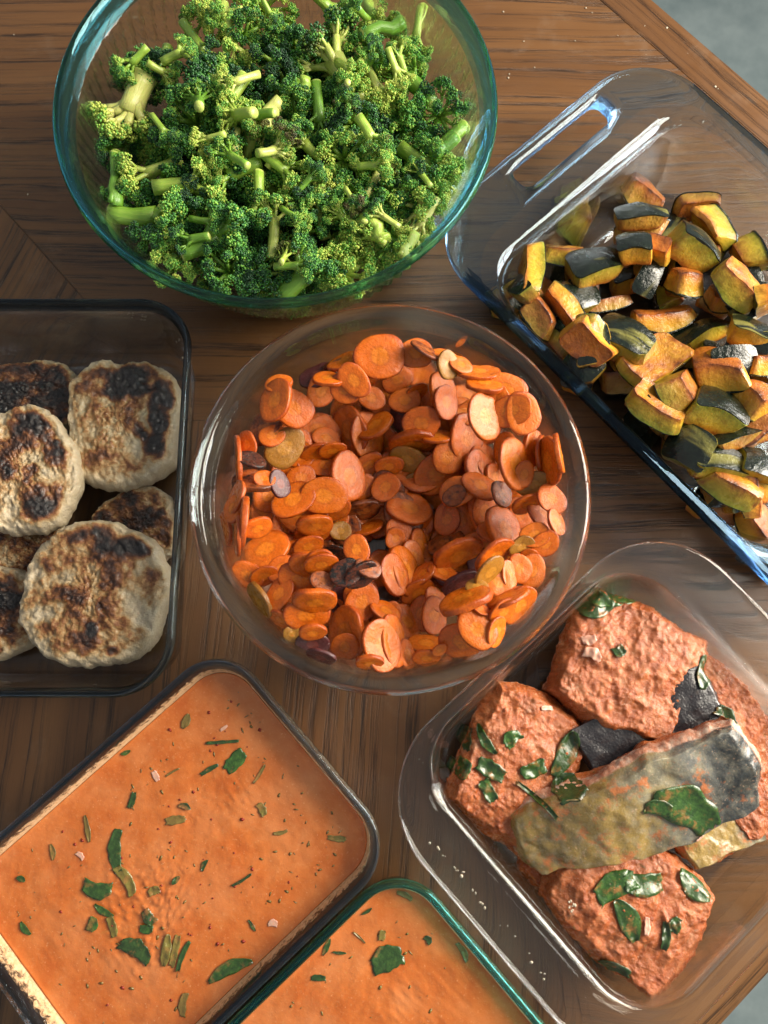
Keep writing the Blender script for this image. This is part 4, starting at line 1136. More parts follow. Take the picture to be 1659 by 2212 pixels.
# crumbs of meat stuck to the dish wall
V = []; F = []
rc = random.Random(4)
for (x, y) in [(295, 690), (302, 697), (320, 701), (540, 737), (575, 765), (580, 772), (570, 780), (30, 795), (50, 800), (63, 797), (345, 640), (327, 702)]:
    pt_ = U(x * .72 if x > 400 else x, y, .03); pt_.x = min(pt_.x, -.136); pt_.z = .006 + max(0, (pt_.y - .19)) * .9
    s = rc.uniform(.0005, .0012); b = len(V)
    for q in ICO_V: V.append(tuple(Vector(pt_) + Vector(q) * s * rc.uniform(.6, 1.4)))
    F += [tuple(int(i) + b for i in f) for f in ICO_F]
o = link("meat_crumbs", mesh("meat_crumbs", V, F), M_patty)
tag(o, "tiny pale meat crumbs stuck inside the smoky rimmed dish", "crumbs", kind="stuff")

# ------------------------------------------------------------------ sauce
def sauce_mat(name, wet):
    n = NT(name)
    p = n.pos()
    a = n.noise(p, 55, 5, .6); b = n.noise(p, 420, 4, .65)
    col = n.ramp(a, [(.30, (.42, .098, .016)), (.5, (.47, .128, .025)), (.72, (.52, .165, .042))])
    col = n.mix(n.math('MULTIPLY', n.f(b, .55, .75), .4), col, (.58, .235, .085))
    col = n.mix(n.math('MULTIPLY', n.f(n.noise(p, 900, 2, .5), .70, .76), .55), col, (.34, .07, .012))
    col = n.mix(n.math('MULTIPLY', n.f(n.noise(p, 95, 4, .7, .6), .66, .76), .35), col, (.33, .20, .045))
    col = n.mix(n.math('MULTIPLY', n.f(n.noise(p, 28, 4, .6), .45, .68), .5), col, (.50, .185, .070))
    col = n.mix(n.math('MULTIPLY', n.f(n.noise(p, 700, 2, .6), .66, .72), .35), col, (.72, .36, .17))
    pit = n.f(n.noise(p, 330, 4, .7), .58, .74)
    nb = n.bump(b, .14, .0009); nb = n.bump(n.noise(p, 120, 3, .5), .34, .002, nb); nb = n.bump(pit, .16, .0010, nb)
    return n.fin(col, n.ramp(b, [(.3, (.10,) * 3), (.7, (.24,) * 3)]), nb, Subsurface_Weight=.15, Subsurface_Radius=(1, .4, .15), Subsurface_Scale=.003, Specular_IOR_Level=.45, Coat_Weight=.10, Coat_Roughness=.2)
M_sauce = sauce_mat("tomato_cream_sauce", 1)
n = NT("leaf_green")
p = n.obj(); inf = n.a('ObjectInfo').outputs['Random']
lf = n.noise(p, 350, 4, .6)
col = n.ramp(lf, [(.3, (.016, .048, .009)), (.55, (.034, .095, .014)), (.8, (.090, .180, .030))])
col = n.mix(n.math('MULTIPLY', inf, .7), col, (.016, .028, .010))
wp = n.pos()
col = n.mix(n.math('MULTIPLY', n.f(n.noise(wp, 150, 4, .6, .3), .54, .70), .55), col, (.42, .150, .045))
M_leaf = n.fin(col, .30, n.bump(lf, .6, .001), Coat_Weight=.3, Coat_Roughness=.2)
M_leaf_in = n.m.copy(); M_leaf_in.name = "leaf_under_sauce"
def _veil(m):
    t = m.node_tree; b_ = t.nodes['Principled BSDF']; src = b_.inputs['Base Color'].links[0].from_socket
    mx = t.nodes.new('ShaderNodeMix'); mx.data_type = 'RGBA'; mx.inputs[0].default_value = .40
    t.links.new(src, mx.inputs[6]); mx.inputs[7].default_value = (.34, .170, .040, 1); t.links.new(mx.outputs[2], b_.inputs['Base Color'])
_veil(M_leaf_in)
n = NT("onion_pink"); M_onion = n.fin((.62, .33, .24), .3, None, Subsurface_Weight=.4, Subsurface_Scale=.002)
n = NT("chili_red"); M_chili = n.fin((.22, .018, .008), .35)

LUMPS = [(300,1990,70,90,1.0), (350,1960,50,60,.8), (520,1715,60,40,.8), (240,1935,40,40,.5), (410,1760,40,30,.35), (370,2060,60,50,.6), (120,2050,50,40,.4), (980,2140,80,60,.5), (860,2160,60,40,.5), (1000,2050,60,40,.35), (700,2150,60,50,.5)]
def sauce_z(level):
    L = [(U(x, y, level), a / FP * .46, b / FP * .46, s) for x, y, a, b, s in LUMPS]
    def fz(X, Y):
        v = .00028 * fbm(X * 130, Y * 130, 1.0, 3) + .0006 * fbm(X * 34, Y * 34, 5.0, 2)
        k = sum(s * math.exp(-((X - c.x) / a) ** 2 - ((Y - c.y) / b) ** 2) for c, a, b, s in L)
        if k > .03:
            q = mnoise.noise((X * 330, Y * 330, 2)); q2 = mnoise.noise((X * 170, Y * 170, 7))
            v += min(1, k) * (.0013 * max(0, q) ** .8 + .0013 * max(0, q2))
        return level + v
    return fz
def sauce(b0, b1, a0, a1, level, H, name, label):
    hx, hy = (b1 - b0) / 2, (a1 - a0) / 2; cb, ca = (b0 + b1) / 2, (a0 + a1) / 2
    C = BA(cb, ca); fz = sauce_z(level)
    inw = lambda z: .0062 + (H - .013 - z) / (H - .025) * (.0042 + .011 - .0062)      # inner wall inset at height z
    V = []; F = []; m = None; rings = []
    d0 = inw(level) + .0003
    N = 120
    for i in range(N + 1):
        t = 1 - (i / N)
        s = t
        L = rrect((hx - d0) * s + 1e-5, (hy - d0) * s + 1e-5, (.030 - d0) * s + 1e-5, 14, 26); m = len(L)
        for x, y in L:
            w = BA(cb, ca) + eB * x - eA * y
            edge = (1 - s) * min(hx, hy)
            zz = fz(w.x, w.y) + .0011 * math.exp(-edge / .0012)
            V.append((w.x, w.y, zz))
    for i in range(N):
        for k in range(m): F.append((i*m + k, i*m + (k+1) % m, (i+1)*m + (k+1) % m, (i+1)*m + k))
    b = len(V)
    for z in (level - .004, .030, .0125, .0062, .0046):
        d = inw(max(z, .012)) + .0003 + (0 if z > .012 else (.003 if z > .006 else .010))
        for x, y in rrect(hx - d, hy - d, max(.030 - d, .008), 14, 26):
            w = C + eB * x - eA * y; V.append((w.x, w.y, z))
    prev = 0
    for q in range(5):
        cur = b + q * m
        for k in range(m): F.append((cur + k, cur + (k+1) % m, prev + (k+1) % m, prev + k))
        prev = cur
    F.append(tuple(prev + m - 1 - k for k in range(m)))
    o = link(name, mesh(name, V, F), M_sauce)
    tag(o, label, "sauce")
    # film of sauce left on the wall above the surface
    V = []; F = []
    zs = [level + .0006 + (H - .0065 - level) * k / 5 for k in range(6)]
    for z in zs:
        d = inw(z) + .00025 if z < H - .013 else .0062 - (z - H + .013) / .0065 * .0008 + .00025
        for x, y in rrect(hx - d, hy - d, .030 - d, 14, 40):
            w = C + eB * x - eA * y; V.append((w.x, w.y, z))
    mm = len(V) // 6
    for q in range(5):
        for k in range(mm): F.append((q*mm + k, q*mm + (k+1) % mm, (q+1)*mm + (k+1) % mm, (q+1)*mm + k))
    film = link("sauce_film", mesh("sauce_film", V, F), film_mat(level, H), o)
    return o, fz
def film_mat(level, H):
    n = NT("dried_sauce_film")
    p = n.pos(); sx = n.a('SeparateXYZ'); n.c(p, sx.inputs[0])
    h = n.math('DIVIDE', n.math('SUBTRACT', sx.outputs[2], level), H - level)
    sp = n.math('ADD', n.noise(p, 260, 6, .72, .5), n.math('MULTIPLY', n.math('SUBTRACT', .55, h), .40))
    fac = n.math('MULTIPLY', n.f(sp, .44, .60), .9)
    n.fin(n.ramp(n.noise(p, 500, 3), [(.3, (.60, .34, .16)), (.7, (.76, .55, .33))]), .6)
    tr = n.a('BsdfTransparent'); mx = n.a('MixShader')
    n.c(fac, mx.inputs[0]); n.c(tr.outputs[0], mx.inputs[1]); n.c(n.bsdf.outputs[0], mx.inputs[2]); n.c(mx.outputs[0], n.out.inputs[0])
    return n.m
LV1, LV2 = .0420, .0500
sa1, fz1 = sauce(*S1, LV1, SH, "orange_sauce", "smooth orange tomato cream sauce with herbs filling the dark rimmed dish")
sa2, fz2 = sauce(*S2, LV2, SH, "orange_sauce", "orange tomato cream sauce filling the turquoise rimmed dish at the bottom edge")

def leaf_mesh(L, W, seed, torn, hfun, cx, cyy, ang, lift=.0003, curl=.0, relief=None):
    """leaf scrap laid over the surface given by hfun(x, y); two-sided sheet with thickness"""
    r = random.Random(seed); NU, NV = 14, 7
    ca, sa = math.cos(ang), math.sin(ang); V = []
    bend = r.uniform(-.35, .35)
    for side in (1, 0):
        for i in range(NU + 1):
            u = i / NU
            w_ = math.sin(math.pi * (.06 + .88 * u)) ** .75 if not torn else (.72 + .28 * math.sin(math.pi * u))
            w_ *= 1 + .22 * mnoise.noise((u * 4 + seed, .3, 0))
            for j in range(NV + 1):
                v = 2 * j / NV - 1
                lx = (u - .5) * L; ly = v * W / 2 * w_ + bend * W * (4 * (u - .5) ** 2 - .5)
                if torn:
                    lx += .10 * L * mnoise.noise((v * 2.2 + seed, 5.1 if u > .5 else 9.3, 0)) * abs(2*u - 1); ly += .10 * W * mnoise.noise((u * 5 + seed, v, 3))
                x, y = cx + lx * ca - ly * sa, cyy + lx * sa + ly * ca
                z = hfun(x, y) + lift + curl * (v * v + .6 * (2*u - 1) ** 2) * (1 if mnoise.noise((u * 2 + seed, v, 1)) > -.1 else .2) + .10 * W * .12 * abs(mnoise.noise((u * 6 + seed, v * 3, 2))) - .00025 * math.exp(-(v / .12) ** 2)
                V.append((x, y, z + (.00028 if side else 0)))
    m = (NU + 1) * (NV + 1); F = []
    for i in range(NU):
        for j in range(NV):
            a = i * (NV + 1) + j; q = (a, a + NV + 1, a + NV + 2, a + 1)
            F.append(q); F.append(tuple(t + m for t in reversed(q)))
    rim = [j for j in range(NV + 1)] + [i * (NV + 1) + NV for i in range(1, NU + 1)] + [NU * (NV + 1) + j for j in range(NV - 1, -1, -1)] + [i * (NV + 1) for i in range(NU - 1, 0, -1)]
    for k in range(len(rim)):
        a, b = rim[k], rim[(k+1) % len(rim)]; F.append((a, b, b + m, a + m))
    return mesh("spinach_leaf", V, F)
def leaf(x, y, L, W, deg, torn, hfun, zl, label, seed, group, mat=None, name="spinach_leaf", cat="spinach scrap", curl=.0004, lift=.0003):
    c = U(x, y, zl); u = (CAM_H - zl) / FP
    me = leaf_mesh(L * u, W * u, seed, torn, hfun, c.x, c.y, R(deg), lift, curl)
    me.transform(Matrix.Translation((-c.x, -c.y, -c.z))); me.name = name
    o = link(name, me, mat or M_leaf, None, (c.x, c.y, c.z))
    return tag(o, label, cat, group)
k5 = 1600 / 1659 / 1.8228    # close-up pixels to picture units
G1 = "spinach scraps floating in the sauce"
for q, (x, y, L, W, d, t, lab) in enumerate([
    (475,880,150,50,-85,1,"long dark spinach ribbon standing out left of the middle of the big sauce dish"), (515,1000,120,42,-52,1,"dark lower end of the long spinach ribbon in the sauce"), (400,1033,112,62,-8,1,"crumpled bright green spinach piece left of the ribbon"),
    (425,1125,85,26,-28,0,"slim dark spinach scrap under the crumpled piece"), (378,1180,50,42,70,1,"small square spinach scrap at the left of the cluster"), (460,1190,75,34,-70,1,"narrow dark scrap in the middle of the spinach cluster"), (610,1150,60,45,-50,1,"bright scrap at the right of the spinach cluster"),
    (600,1198,50,34,0,1,"little bright scrap below its neighbour in the cluster"), (555,1285,130,62,-28,1,"largest black green spinach piece at the bottom of the cluster"), (680,1285,110,40,85,0,"upright green leaf at the lower right of the cluster"), (715,1290,110,28,80,1,"thin olive scrap beside the upright green leaf"),
    (748,1310,110,20,70,1,"brownish thin scrap at the right end of the cluster"), (940,1365,175,50,24,0,"long green leaf along the lower right wall of the sauce dish"), (760,352,60,34,70,0,"green scrap at the top of the sauce dish"), (910,437,128,14,4,1,"straight dark green sliver near the top right of the sauce"),
    (960,515,95,60,48,1,"broad bright leaf near the top right of the sauce"), (855,550,75,18,30,1,"thin scrap below the straight sliver"), (1060,568,80,12,58,1,"thin olive sliver near the right of the sauce"), (540,675,60,24,75,1,"small dark scrap in the upper left of the sauce"),
    (755,700,50,24,-15,0,"little bright oval leaf in the middle of the sauce"), (718,755,75,34,8,1,"olive scrap just below the little oval leaf"), (1070,712,50,32,-60,1,"crumpled dark scrap right of the middle of the sauce"), (515,480,40,18,20,0,"tiny green scrap at the upper left edge of the sauce"),
    (835,940,45,20,65,0,"tiny scrap in the open middle of the sauce"), (720,1000,38,22,45,0,"tiny bright scrap above the cluster"), (630,1045,45,32,20,1,"olive scrap at the cluster's upper right"), (105,1198,60,26,-45,0,"green scrap at the left of the sauce dish"), (88,995,36,24,-20,0,"tiny scrap at the far left of the sauce"),
    (1030,1185,48,14,-55,0,"thin scrap close to the lower right wall"), (750,1510,80,30,85,1,"olive scrap at the bottom of the sauce dish"), (358,790,100,22,-75,0,"half sunken curved scrap at the upper left"), (215,885,60,22,-75,0,"half sunken small scrap at the left"), (988,1000,85,10,30,1,"hair thin dark curve right of the middle"),
    (1375,830,70,22,-5,1,"faint sunken scrap at the right corner of the sauce"), (1145,806,55,14,10,1,"faint pale sliver toward the right corner"), (705,560,60,8,30,1,"faint thin sliver in the upper middle")]):
    leaf(x * k5, 1371.5 + y * k5, L * k5, W * k5, d, t, fz1, LV1, lab, 20 + q, G1, lift=.00005 if ("sunken" in lab or "faint" in lab or "olive" in lab) else .0001 + .0004 * ((q * 7) % 5) / 4, curl=.0003, mat=M_leaf_in if ("sunken" in lab or "faint" in lab or "olive" in lab or q % 4 == 1) else None)
k6 = .3472
for q, (x, y, L, W, d, t, lab) in enumerate([
    (985,2020,185,130,20,1,"broad green leaf in the turquoise rimmed sauce dish"), (955,1868,55,40,80,1,"dark scrap above the broad leaf"), (1240,1895,50,36,-50,1,"small dark triangular scrap at the right of the front dish"), (610,1940,95,32,65,0,"scrap by the left wall of the front dish"),
    (690,1975,80,16,-5,0,"thin scrap left of the broad leaf"), (815,1880,90,12,-40,0,"hair thin scrap near the front dish's left wall"), (860,1718,70,18,30,0,"thin dark scrap in the corner of the front dish"), (1095,1620,95,30,-25,1,"sunken olive scrap in the top corner of the front dish"), (560,2130,80,34,0,1,"pale green scrap at the lower left of the front dish"), (1455,1970,110,36,-60,1,"olive scrap near the right wall of the front dish")]):
    leaf(493.8 + x * k6, 1371.5 + y * k6, L * k6, W * k6, d, t, fz2, LV2, lab, 80 + q, G1, curl=.0003, lift=.0002, mat=M_leaf_in if ("sunken" in lab or "olive" in lab or q % 4 == 1) else None)
for q, (x, y, L, W, d, lab) in enumerate([(637,576,40,22,-60,"pink onion bit left of the middle of the big sauce dish"), (1115,1177,34,24,-5,"pink onion bit near the lower right wall"), (915,380,32,12,35,"pale onion bit near the top of the sauce"), (330,900,36,18,-40,"pale onion bit at the left of the sauce"), (1310,2190,0,0,0,"")]):
    if L: leaf(x * k5, 1371.5 + y * k5, L * k5, W * k5, d, 1, fz1, LV1, lab, 120 + q, "onion bits in the sauce", M_onion, "onion_bit", "onion bit", 0)
# fine chopped herb, too small to count
def herb_flecks(S_, fz, label, seed, n_):
    r = random.Random(seed); V = []; F = []
    for k in range(n_):
        while True:
            bb, aa = r.uniform(S_[0] + .015, S_[1] - .015), r.uniform(S_[2] + .015, S_[3] - .015)
            if mnoise.noise((bb * 28 + seed, aa * 28, 0)) > r.uniform(-.5, .35): break
        c = BA(bb, aa); s = r.uniform(.0005, .0017); t = r.uniform(0, 6.28); w_ = r.uniform(.18, .6); b_ = len(V); z = fz(c.x, c.y)
        for i in range(6):
            q = t + i * 1.047; ex, ey = s * math.cos(i * 1.047) * r.uniform(.7, 1.2), s * w_ * math.sin(i * 1.047) * r.uniform(.7, 1.2)
            V.append((c.x + ex * math.cos(t) - ey * math.sin(t), c.y + ex * math.sin(t) + ey * math.cos(t), z + .00022))
        V.append((c.x, c.y, z + .00045)); V.append((c.x, c.y, z - .0004))
        for i in range(6): F.append((b_ + i, b_ + (i+1) % 6, b_ + 6)); F.append((b_ + (i+1) % 6, b_ + i, b_ + 7))
    o = link("herb_flecks", mesh("herb_flecks", V, F), M_leaf_in)
    tag(o, label, "herb flecks", kind="stuff")
herb_flecks(S1, fz1, "fine chopped herb flecks half sunk in the big dish of sauce", 3, 150)
herb_flecks((S2[0] + .05, S2[1], S2[2], S2[3]), fz2, "fine chopped herb flecks half sunk in the front dish of sauce", 5, 90)
# chilli flakes
rc = random.Random(9); V = []; F = []
spots = [(945,272),(1075,352),(697,846),(1030,957),(660,1022),(820,1020),(1215,985),(440,1510),(222,1430),(20,937),(790,640),(430,600),(560,480),(250,1130),(860,1180),(1180,1010),(500,1440),(700,1490)]
for x, y in spots + [(rc.uniform(250, 1300), rc.uniform(300, 1300)) for _ in range(45)]:
    c = U(x * k5, 1371.5 + y * k5, LV1); loc_ = (c.dot(eB), c.dot(eA))
    if not (S1[0] + .02 < loc_[0] < S1[1] - .016 and S1[2] + .016 < loc_[1] < S1[3] - .016): continue
    s = rc.uniform(.0004, .0011); a = rc.uniform(0, 6.3); b = len(V)
    for i in range(5):
        t = a + i * 1.256; rr = s * rc.uniform(.6, 1.3) * (1.5 if i == 0 else 1)
        V.append((c.x + rr * math.cos(t), c.y + rr * math.sin(t), fz1(c.x, c.y) + .00035))
    V.append((c.x, c.y, fz1(c.x, c.y) - .0003)); V.append((c.x, c.y, fz1(c.x, c.y) + .0006))
    for i in range(5): F.append((b + i, b + (i+1) % 5, b + 6)); F.append((b + (i+1) % 5, b + i, b + 5))
o = link("chili_flakes", mesh("chili_flakes", V, F), M_chili)
tag(o, "dark red chili flakes scattered over the big dish of sauce", "chili flakes", kind="stuff")
# ------------------------------------------------------------------ fish in sauce
n = NT("sauced_fish")
p = n.obj(); sk = n.a('Attribute'); sk.attribute_name = 'skin'
a = n.noise(p, 120, 5, .62); b = n.noise(p, 380, 5, .65)
sau = n.ramp(a, [(.28, (.22, .042, .009)), (.42, (.37, .088, .022)), (.57, (.48, .145, .047)), (.78, (.58, .27, .14))])
sau = n.mix(n.math('MULTIPLY', n.f(b, .58, .74), .5), sau, (.64, .33, .18))
sau = n.mix(n.math('MULTIPLY', n.f(n.noise(p, 210, 4, .7), .64, .72), .6), sau, (.36, .085, .030))
sau = n.mix(n.math('MULTIPLY', n.f(n.noise(p, 170, 3, .6, .4), .70, .76), .6), sau, (.10, .12, .03))
sx = n.a('SeparateXYZ'); n.c(p, sx.inputs[0])
along = n.math('ADD', n.math('ADD', n.math('MULTIPLY', sx.outputs[0], 9.5), .06), n.math('MULTIPLY', n.math('SUBTRACT', n.noise(p, 60, 4, .6), .5), 1.1))
skin = n.ramp(along, [(-.0, (.30, .20, .06)), (.22, (.26, .225, .14)), (.45, (.15, .15, .135)), (.60, (.055, .060, .060)), (.80, (.020, .022, .024))])
skin = n.mix(n.math('MULTIPLY', n.f(n.noise(p, 160, 4, .6), .45, .75), .55), skin, (.36, .32, .23))
skin = n.mix(n.math('MULTIPLY', n.f(n.noise(p, 48, 3, .5, .6), .50, .72), .6), skin, (.030, .032, .028))
skin = n.mix(n.math('MULTIPLY', n.f(n.noise(p, 85, 5, .7), .54, .64), .85), skin, (.46, .145, .045))
fle = n.a('Attribute'); fle.attribute_name = 'flesh'
flk = n.noise(n.mapping(p, rot=(0, 0, .35), scale=(240, 40, 120)), 1, 3, .6, .3)
flesh = n.ramp(flk, [(.36, (.60, .44, .34)), (.5, (.58, .30, .20)), (.66, (.52, .20, .11))])
sf = n.f(n.math('ADD', sk.outputs['Fac'], n.math('MULTIPLY', n.math('SUBTRACT', n.noise(p, 90, 4, .6), .5), .5)), .42, .58)
blot = n.noise(p, 52, 4, .6, .4)
sau = n.mix(n.math('MULTIPLY', n.f(blot, .46, .62), .6), sau, (.27, .070, .018))
sau = n.mix(n.math('MULTIPLY', n.f(n.noise(p, 64, 4, .65, .5), .64, .74), .5), sau, (.58, .36, .23))
sau = n.mix(n.f(n.math('ADD', fle.outputs['Fac'], n.math('MULTIPLY', n.math('SUBTRACT', n.noise(p, 110, 4, .7), .5), 1.0)), .45, .65), sau, flesh)
col = n.mix(sf, sau, skin)
fl_ = n.f(n.noise(p, 640, 3, .6), .62, .70)
col = n.mix(n.math('MULTIPLY', fl_, .45), col, (.66, .42, .28))
herb = n.f(n.noise(p, 95, 5, .75, .6), .63, .70)
col = n.mix(n.math('MULTIPLY', herb, n.math('MULTIPLY', n.math('SUBTRACT', 1.0, sf), .75)), col, (.075, .085, .022))
chunk = n.noise(p, 300, 6, .75)
hgt = n.math('MULTIPLY', n.math('ADD', b, n.math('MULTIPLY', chunk, 1.2)), n.math('SUBTRACT', 1.0, n.math('MULTIPLY', sf, .7)))
nb = n.bump(hgt, .55, .0018); nb = n.bump(n.noise(p, 900, 2, .5), .25, .0006, nb)
M_fish = n.fin(col, n.ramp(b, [(.3, (.14,) * 3), (.7, (.38,) * 3)]), nb, Subsurface_Weight=.12, Subsurface_Radius=(1, .4, .2), Subsurface_Scale=.003, Specular_IOR_Level=.45, Coat_Weight=.14, Coat_Roughness=.12)
n = NT("dark_fish_skin")
p = n.obj(); s1_ = n.noise(p, 420, 4, .7)
col = n.ramp(n.noise(p, 160, 4, .6), [(.3, (.010, .009, .011)), (.6, (.026, .023, .026)), (.8, (.07, .055, .045))])
M_dskin = n.fin(col, n.ramp(s1_, [(.3, (.20,) * 3), (.7, (.42,) * 3)]), n.bump(n.noise(p, 700, 3, .55), .6, .0009), Coat_Weight=.45, Coat_Roughness=.16)

def block(L, W, T, seed, rough=1.0, lumpy=1.0, skin=None, taper=0, nx=96, ny=78, nz=16, rnd=.46, arch=0, flesh_amt=.5, flesh_w=-.1):
    key = {}; V = []; A = []; F = []; FL = []
    def pos(u, v, w):
        q = Vector((u, v, w)); ln = max(abs(u), abs(v), abs(w)); s = q / max(1e-6, q.length) * ln * 1.18
        q = q.lerp(s, rnd)
        q.x *= L / 2; q.y *= W / 2 * (1 - taper * (u + 1) / 2); q.z *= T / 2
        q.z -= arch * (u * u) * L
        f = 1 / .030
        n3 = Vector((fbm(q.x * f + seed, q.y * f, q.z * f, 3), fbm(q.x * f, q.y * f + seed, q.z * f + 9, 3), fbm(q.x * f + 4, q.y * f, q.z * f + seed, 3)))
        q = q + n3 * .0034 * rough
        lo = Vector((mnoise.noise((q.x * 11 + seed, q.y * 11, 1)), mnoise.noise((q.x * 11, q.y * 11 + seed, 4)), mnoise.noise((q.x * 14 + seed, q.y * 14, 8)) * .7)); q = q + lo * .0075 * min(1.2, rough)
        lump = max(0, mnoise.noise((q.x * 190 + seed, q.y * 190, q.z * 190))) + .9 * max(0, mnoise.noise((q.x * 370, q.y * 370 + seed, q.z * 370))) + .6 * max(0, mnoise.noise((q.x * 680 + seed, q.y * 680, q.z * 680)))
        return q + Vector((u * abs(u) * .3, v * abs(v) * .3, w)).normalized() * lump * .0015 * rough * (lumpy if w > .2 else 1)
    def vid(i, j, k):
        if (i, j, k) not in key:
            u, v, w = 2*i/nx - 1, 2*j/ny - 1, 2*k/nz - 1
            key[(i, j, k)] = len(V); V.append(pos(u, v, w)); A.append(skin(u, v, w) if skin else 0); FL.append(flesh_amt * max(0, min(1, 1.25 - 1.8 * abs(w - flesh_w)) if max(abs(u), abs(v)) > .93 else 0))
        return key[(i, j, k)]
    for i in range(nx):
        for j in range(ny):
            F.append((vid(i, j, 0), vid(i, j+1, 0), vid(i+1, j+1, 0), vid(i+1, j, 0))); F.append((vid(i, j, nz), vid(i+1, j, nz), vid(i+1, j+1, nz), vid(i, j+1, nz)))
        for k in range(nz):
            F.append((vid(i, 0, k), vid(i+1, 0, k), vid(i+1, 0, k+1), vid(i, 0, k+1))); F.append((vid(i, ny, k), vid(i, ny, k+1), vid(i+1, ny, k+1), vid(i+1, ny, k)))
    for j in range(ny):
        for k in range(nz):
            F.append((vid(0, j, k), vid(0, j, k+1), vid(0, j+1, k+1), vid(0, j+1, k))); F.append((vid(nx, j, k), vid(nx, j+1, k), vid(nx, j+1, k+1), vid(nx, j, k+1)))
    return V, F, A, FL
GF = "pieces of fish in the clear handled dish"
FISH_V = []; FISH_F = []
def fish(x, y, L, W, T, deg, z, seed, label, mat=None, pitch=0, roll=0, **kw):
    """z: height of the piece's middle; pitch lifts its right end, roll lifts its left side"""
    c = U(x, y, z); u = (CAM_H - z) / FP
    V, F, A, FL = block(L * u, W * u, T * u, seed, **kw)
    Rm0 = (Matrix.Rotation(R(deg), 4, 'Z') @ Matrix.Rotation(R(-pitch), 4, 'Y') @ Matrix.Rotation(R(roll), 4, 'X'))
    P3 = [Rm0 @ v for v in V]
    bb = [c.dot(eB) + p.dot(eB) for p in P3]; aa = [c.dot(eA) + p.dot(eA) for p in P3]
    hi = max(0, min(1, (z - .012) / .03)); m0, m1 = .0385 - .010 * hi, .0165 - .008 * hi
    lo_b, hi_b, lo_a, hi_a = FI[0] + m0, FI[1] - m0, FI[2] + m1, FI[3] - m1
    sB = max(0, lo_b - min(bb)) - max(0, max(bb) - hi_b); sA = max(0, lo_a - min(aa)) - max(0, max(aa) - hi_a)
    if z < .04: c = c + eB * sB + eA * sA
    me = geo_mesh("fish_fillet", V, F, mat or M_fish, {'skin': A, 'flesh': FL})
    o = link("fish_fillet", me, None, None, c)
    Rm = (Matrix.Rotation(R(deg), 4, 'Z') @ Matrix.Rotation(R(-pitch), 4, 'Y') @ Matrix.Rotation(R(roll), 4, 'X'))
    o.matrix_basis = Matrix.Translation(c) @ Rm
    b = len(FISH_V); M = Matrix.Translation(c) @ Rm
    FISH_V.extend([tuple(M @ v) for v in V]); FISH_F.extend([tuple(i + b for i in f) for f in F])
    return tag(o, label, "fish piece", GF)
top_skin = lambda u, v, w: max(0, min(1, .5 + (w - .35) * 1.2))
fish(1120, 1795, 210, 120, 70, -42, .020, 11, "small sauced fish piece deep in the dish's left, under the leafy piece")
fish(1225, 1895, 200, 120, 66, -45, .020, 12, "sauced fish piece jammed under the long skin side fillet's left end")
fish(1245, 1350, 110, 100, 40, 40, .014, 13, "dark scrap of fish behind the topmost rough piece", M_dskin)
fish(1545, 1430, 250, 140, 56, -45, .030, 14, "thin flat fish piece with a leaf at the dish's upper right", rough=.8)
fish(1640, 1600, 270, 160, 75, -60, .028, 15, "sauced fish piece cut by the right edge of the picture")
fish(1085, 1628, 285, 240, 94, 62, .032, 16, "squarish sauced fish piece dotted with spinach at the dish's left", roll=4)
fish(1318, 1405, 275, 245, 112, -30, .033, 17, "biggest coral sauced piece at the back of the dish, with an onion bit on it", pitch=3)
fish(1400, 1562, 310, 130, 40, 27, .043, 18, "black fish skin lying skin up between the sauced pieces", M_dskin, pitch=4, rnd=.16, rough=.6, lumpy=.15)
fish(1560, 1765, 210, 115, 60, 28, .030, 19, "golden silver fish piece under the long fillet's right side", skin=lambda u, v, w: max(0, min(1, .5 + (w - .3) * 1.2)) * (.9 if u < .6 else .3), rough=.9, lumpy=.3)
fish(1395, 2165, 110, 70, 46, 10, .014, 20, "dark skinned fish tip at the bottom corner of the dish", M_dskin)
fish(1415, 2000, 320, 260, 84, -40, .031, 21, "large sauced fish piece with spinach at the front of the dish", roll=4)
fish(1372, 1738, 490, 150, 92, 22, .055, 22, "long fish fillet lying skin side up across the top of the heap", pitch=14, roll=20, skin=top_skin, rnd=.30, rough=.95, lumpy=.3, taper=-.15, arch=.05, flesh_amt=1.1, flesh_w=0.0)
from mathutils.bvhtree import BVHTree
FB = BVHTree.FromPolygons(FISH_V, FISH_F)
def fish_h(x, y):
    h = FB.ray_cast(Vector((x, y, .3)), Vector((0, 0, -1)))
    return h[0].z if h[0] is not None else .006
GL = "spinach scraps stuck to the fish"
kf = 1624 / 1659 / 1.8228
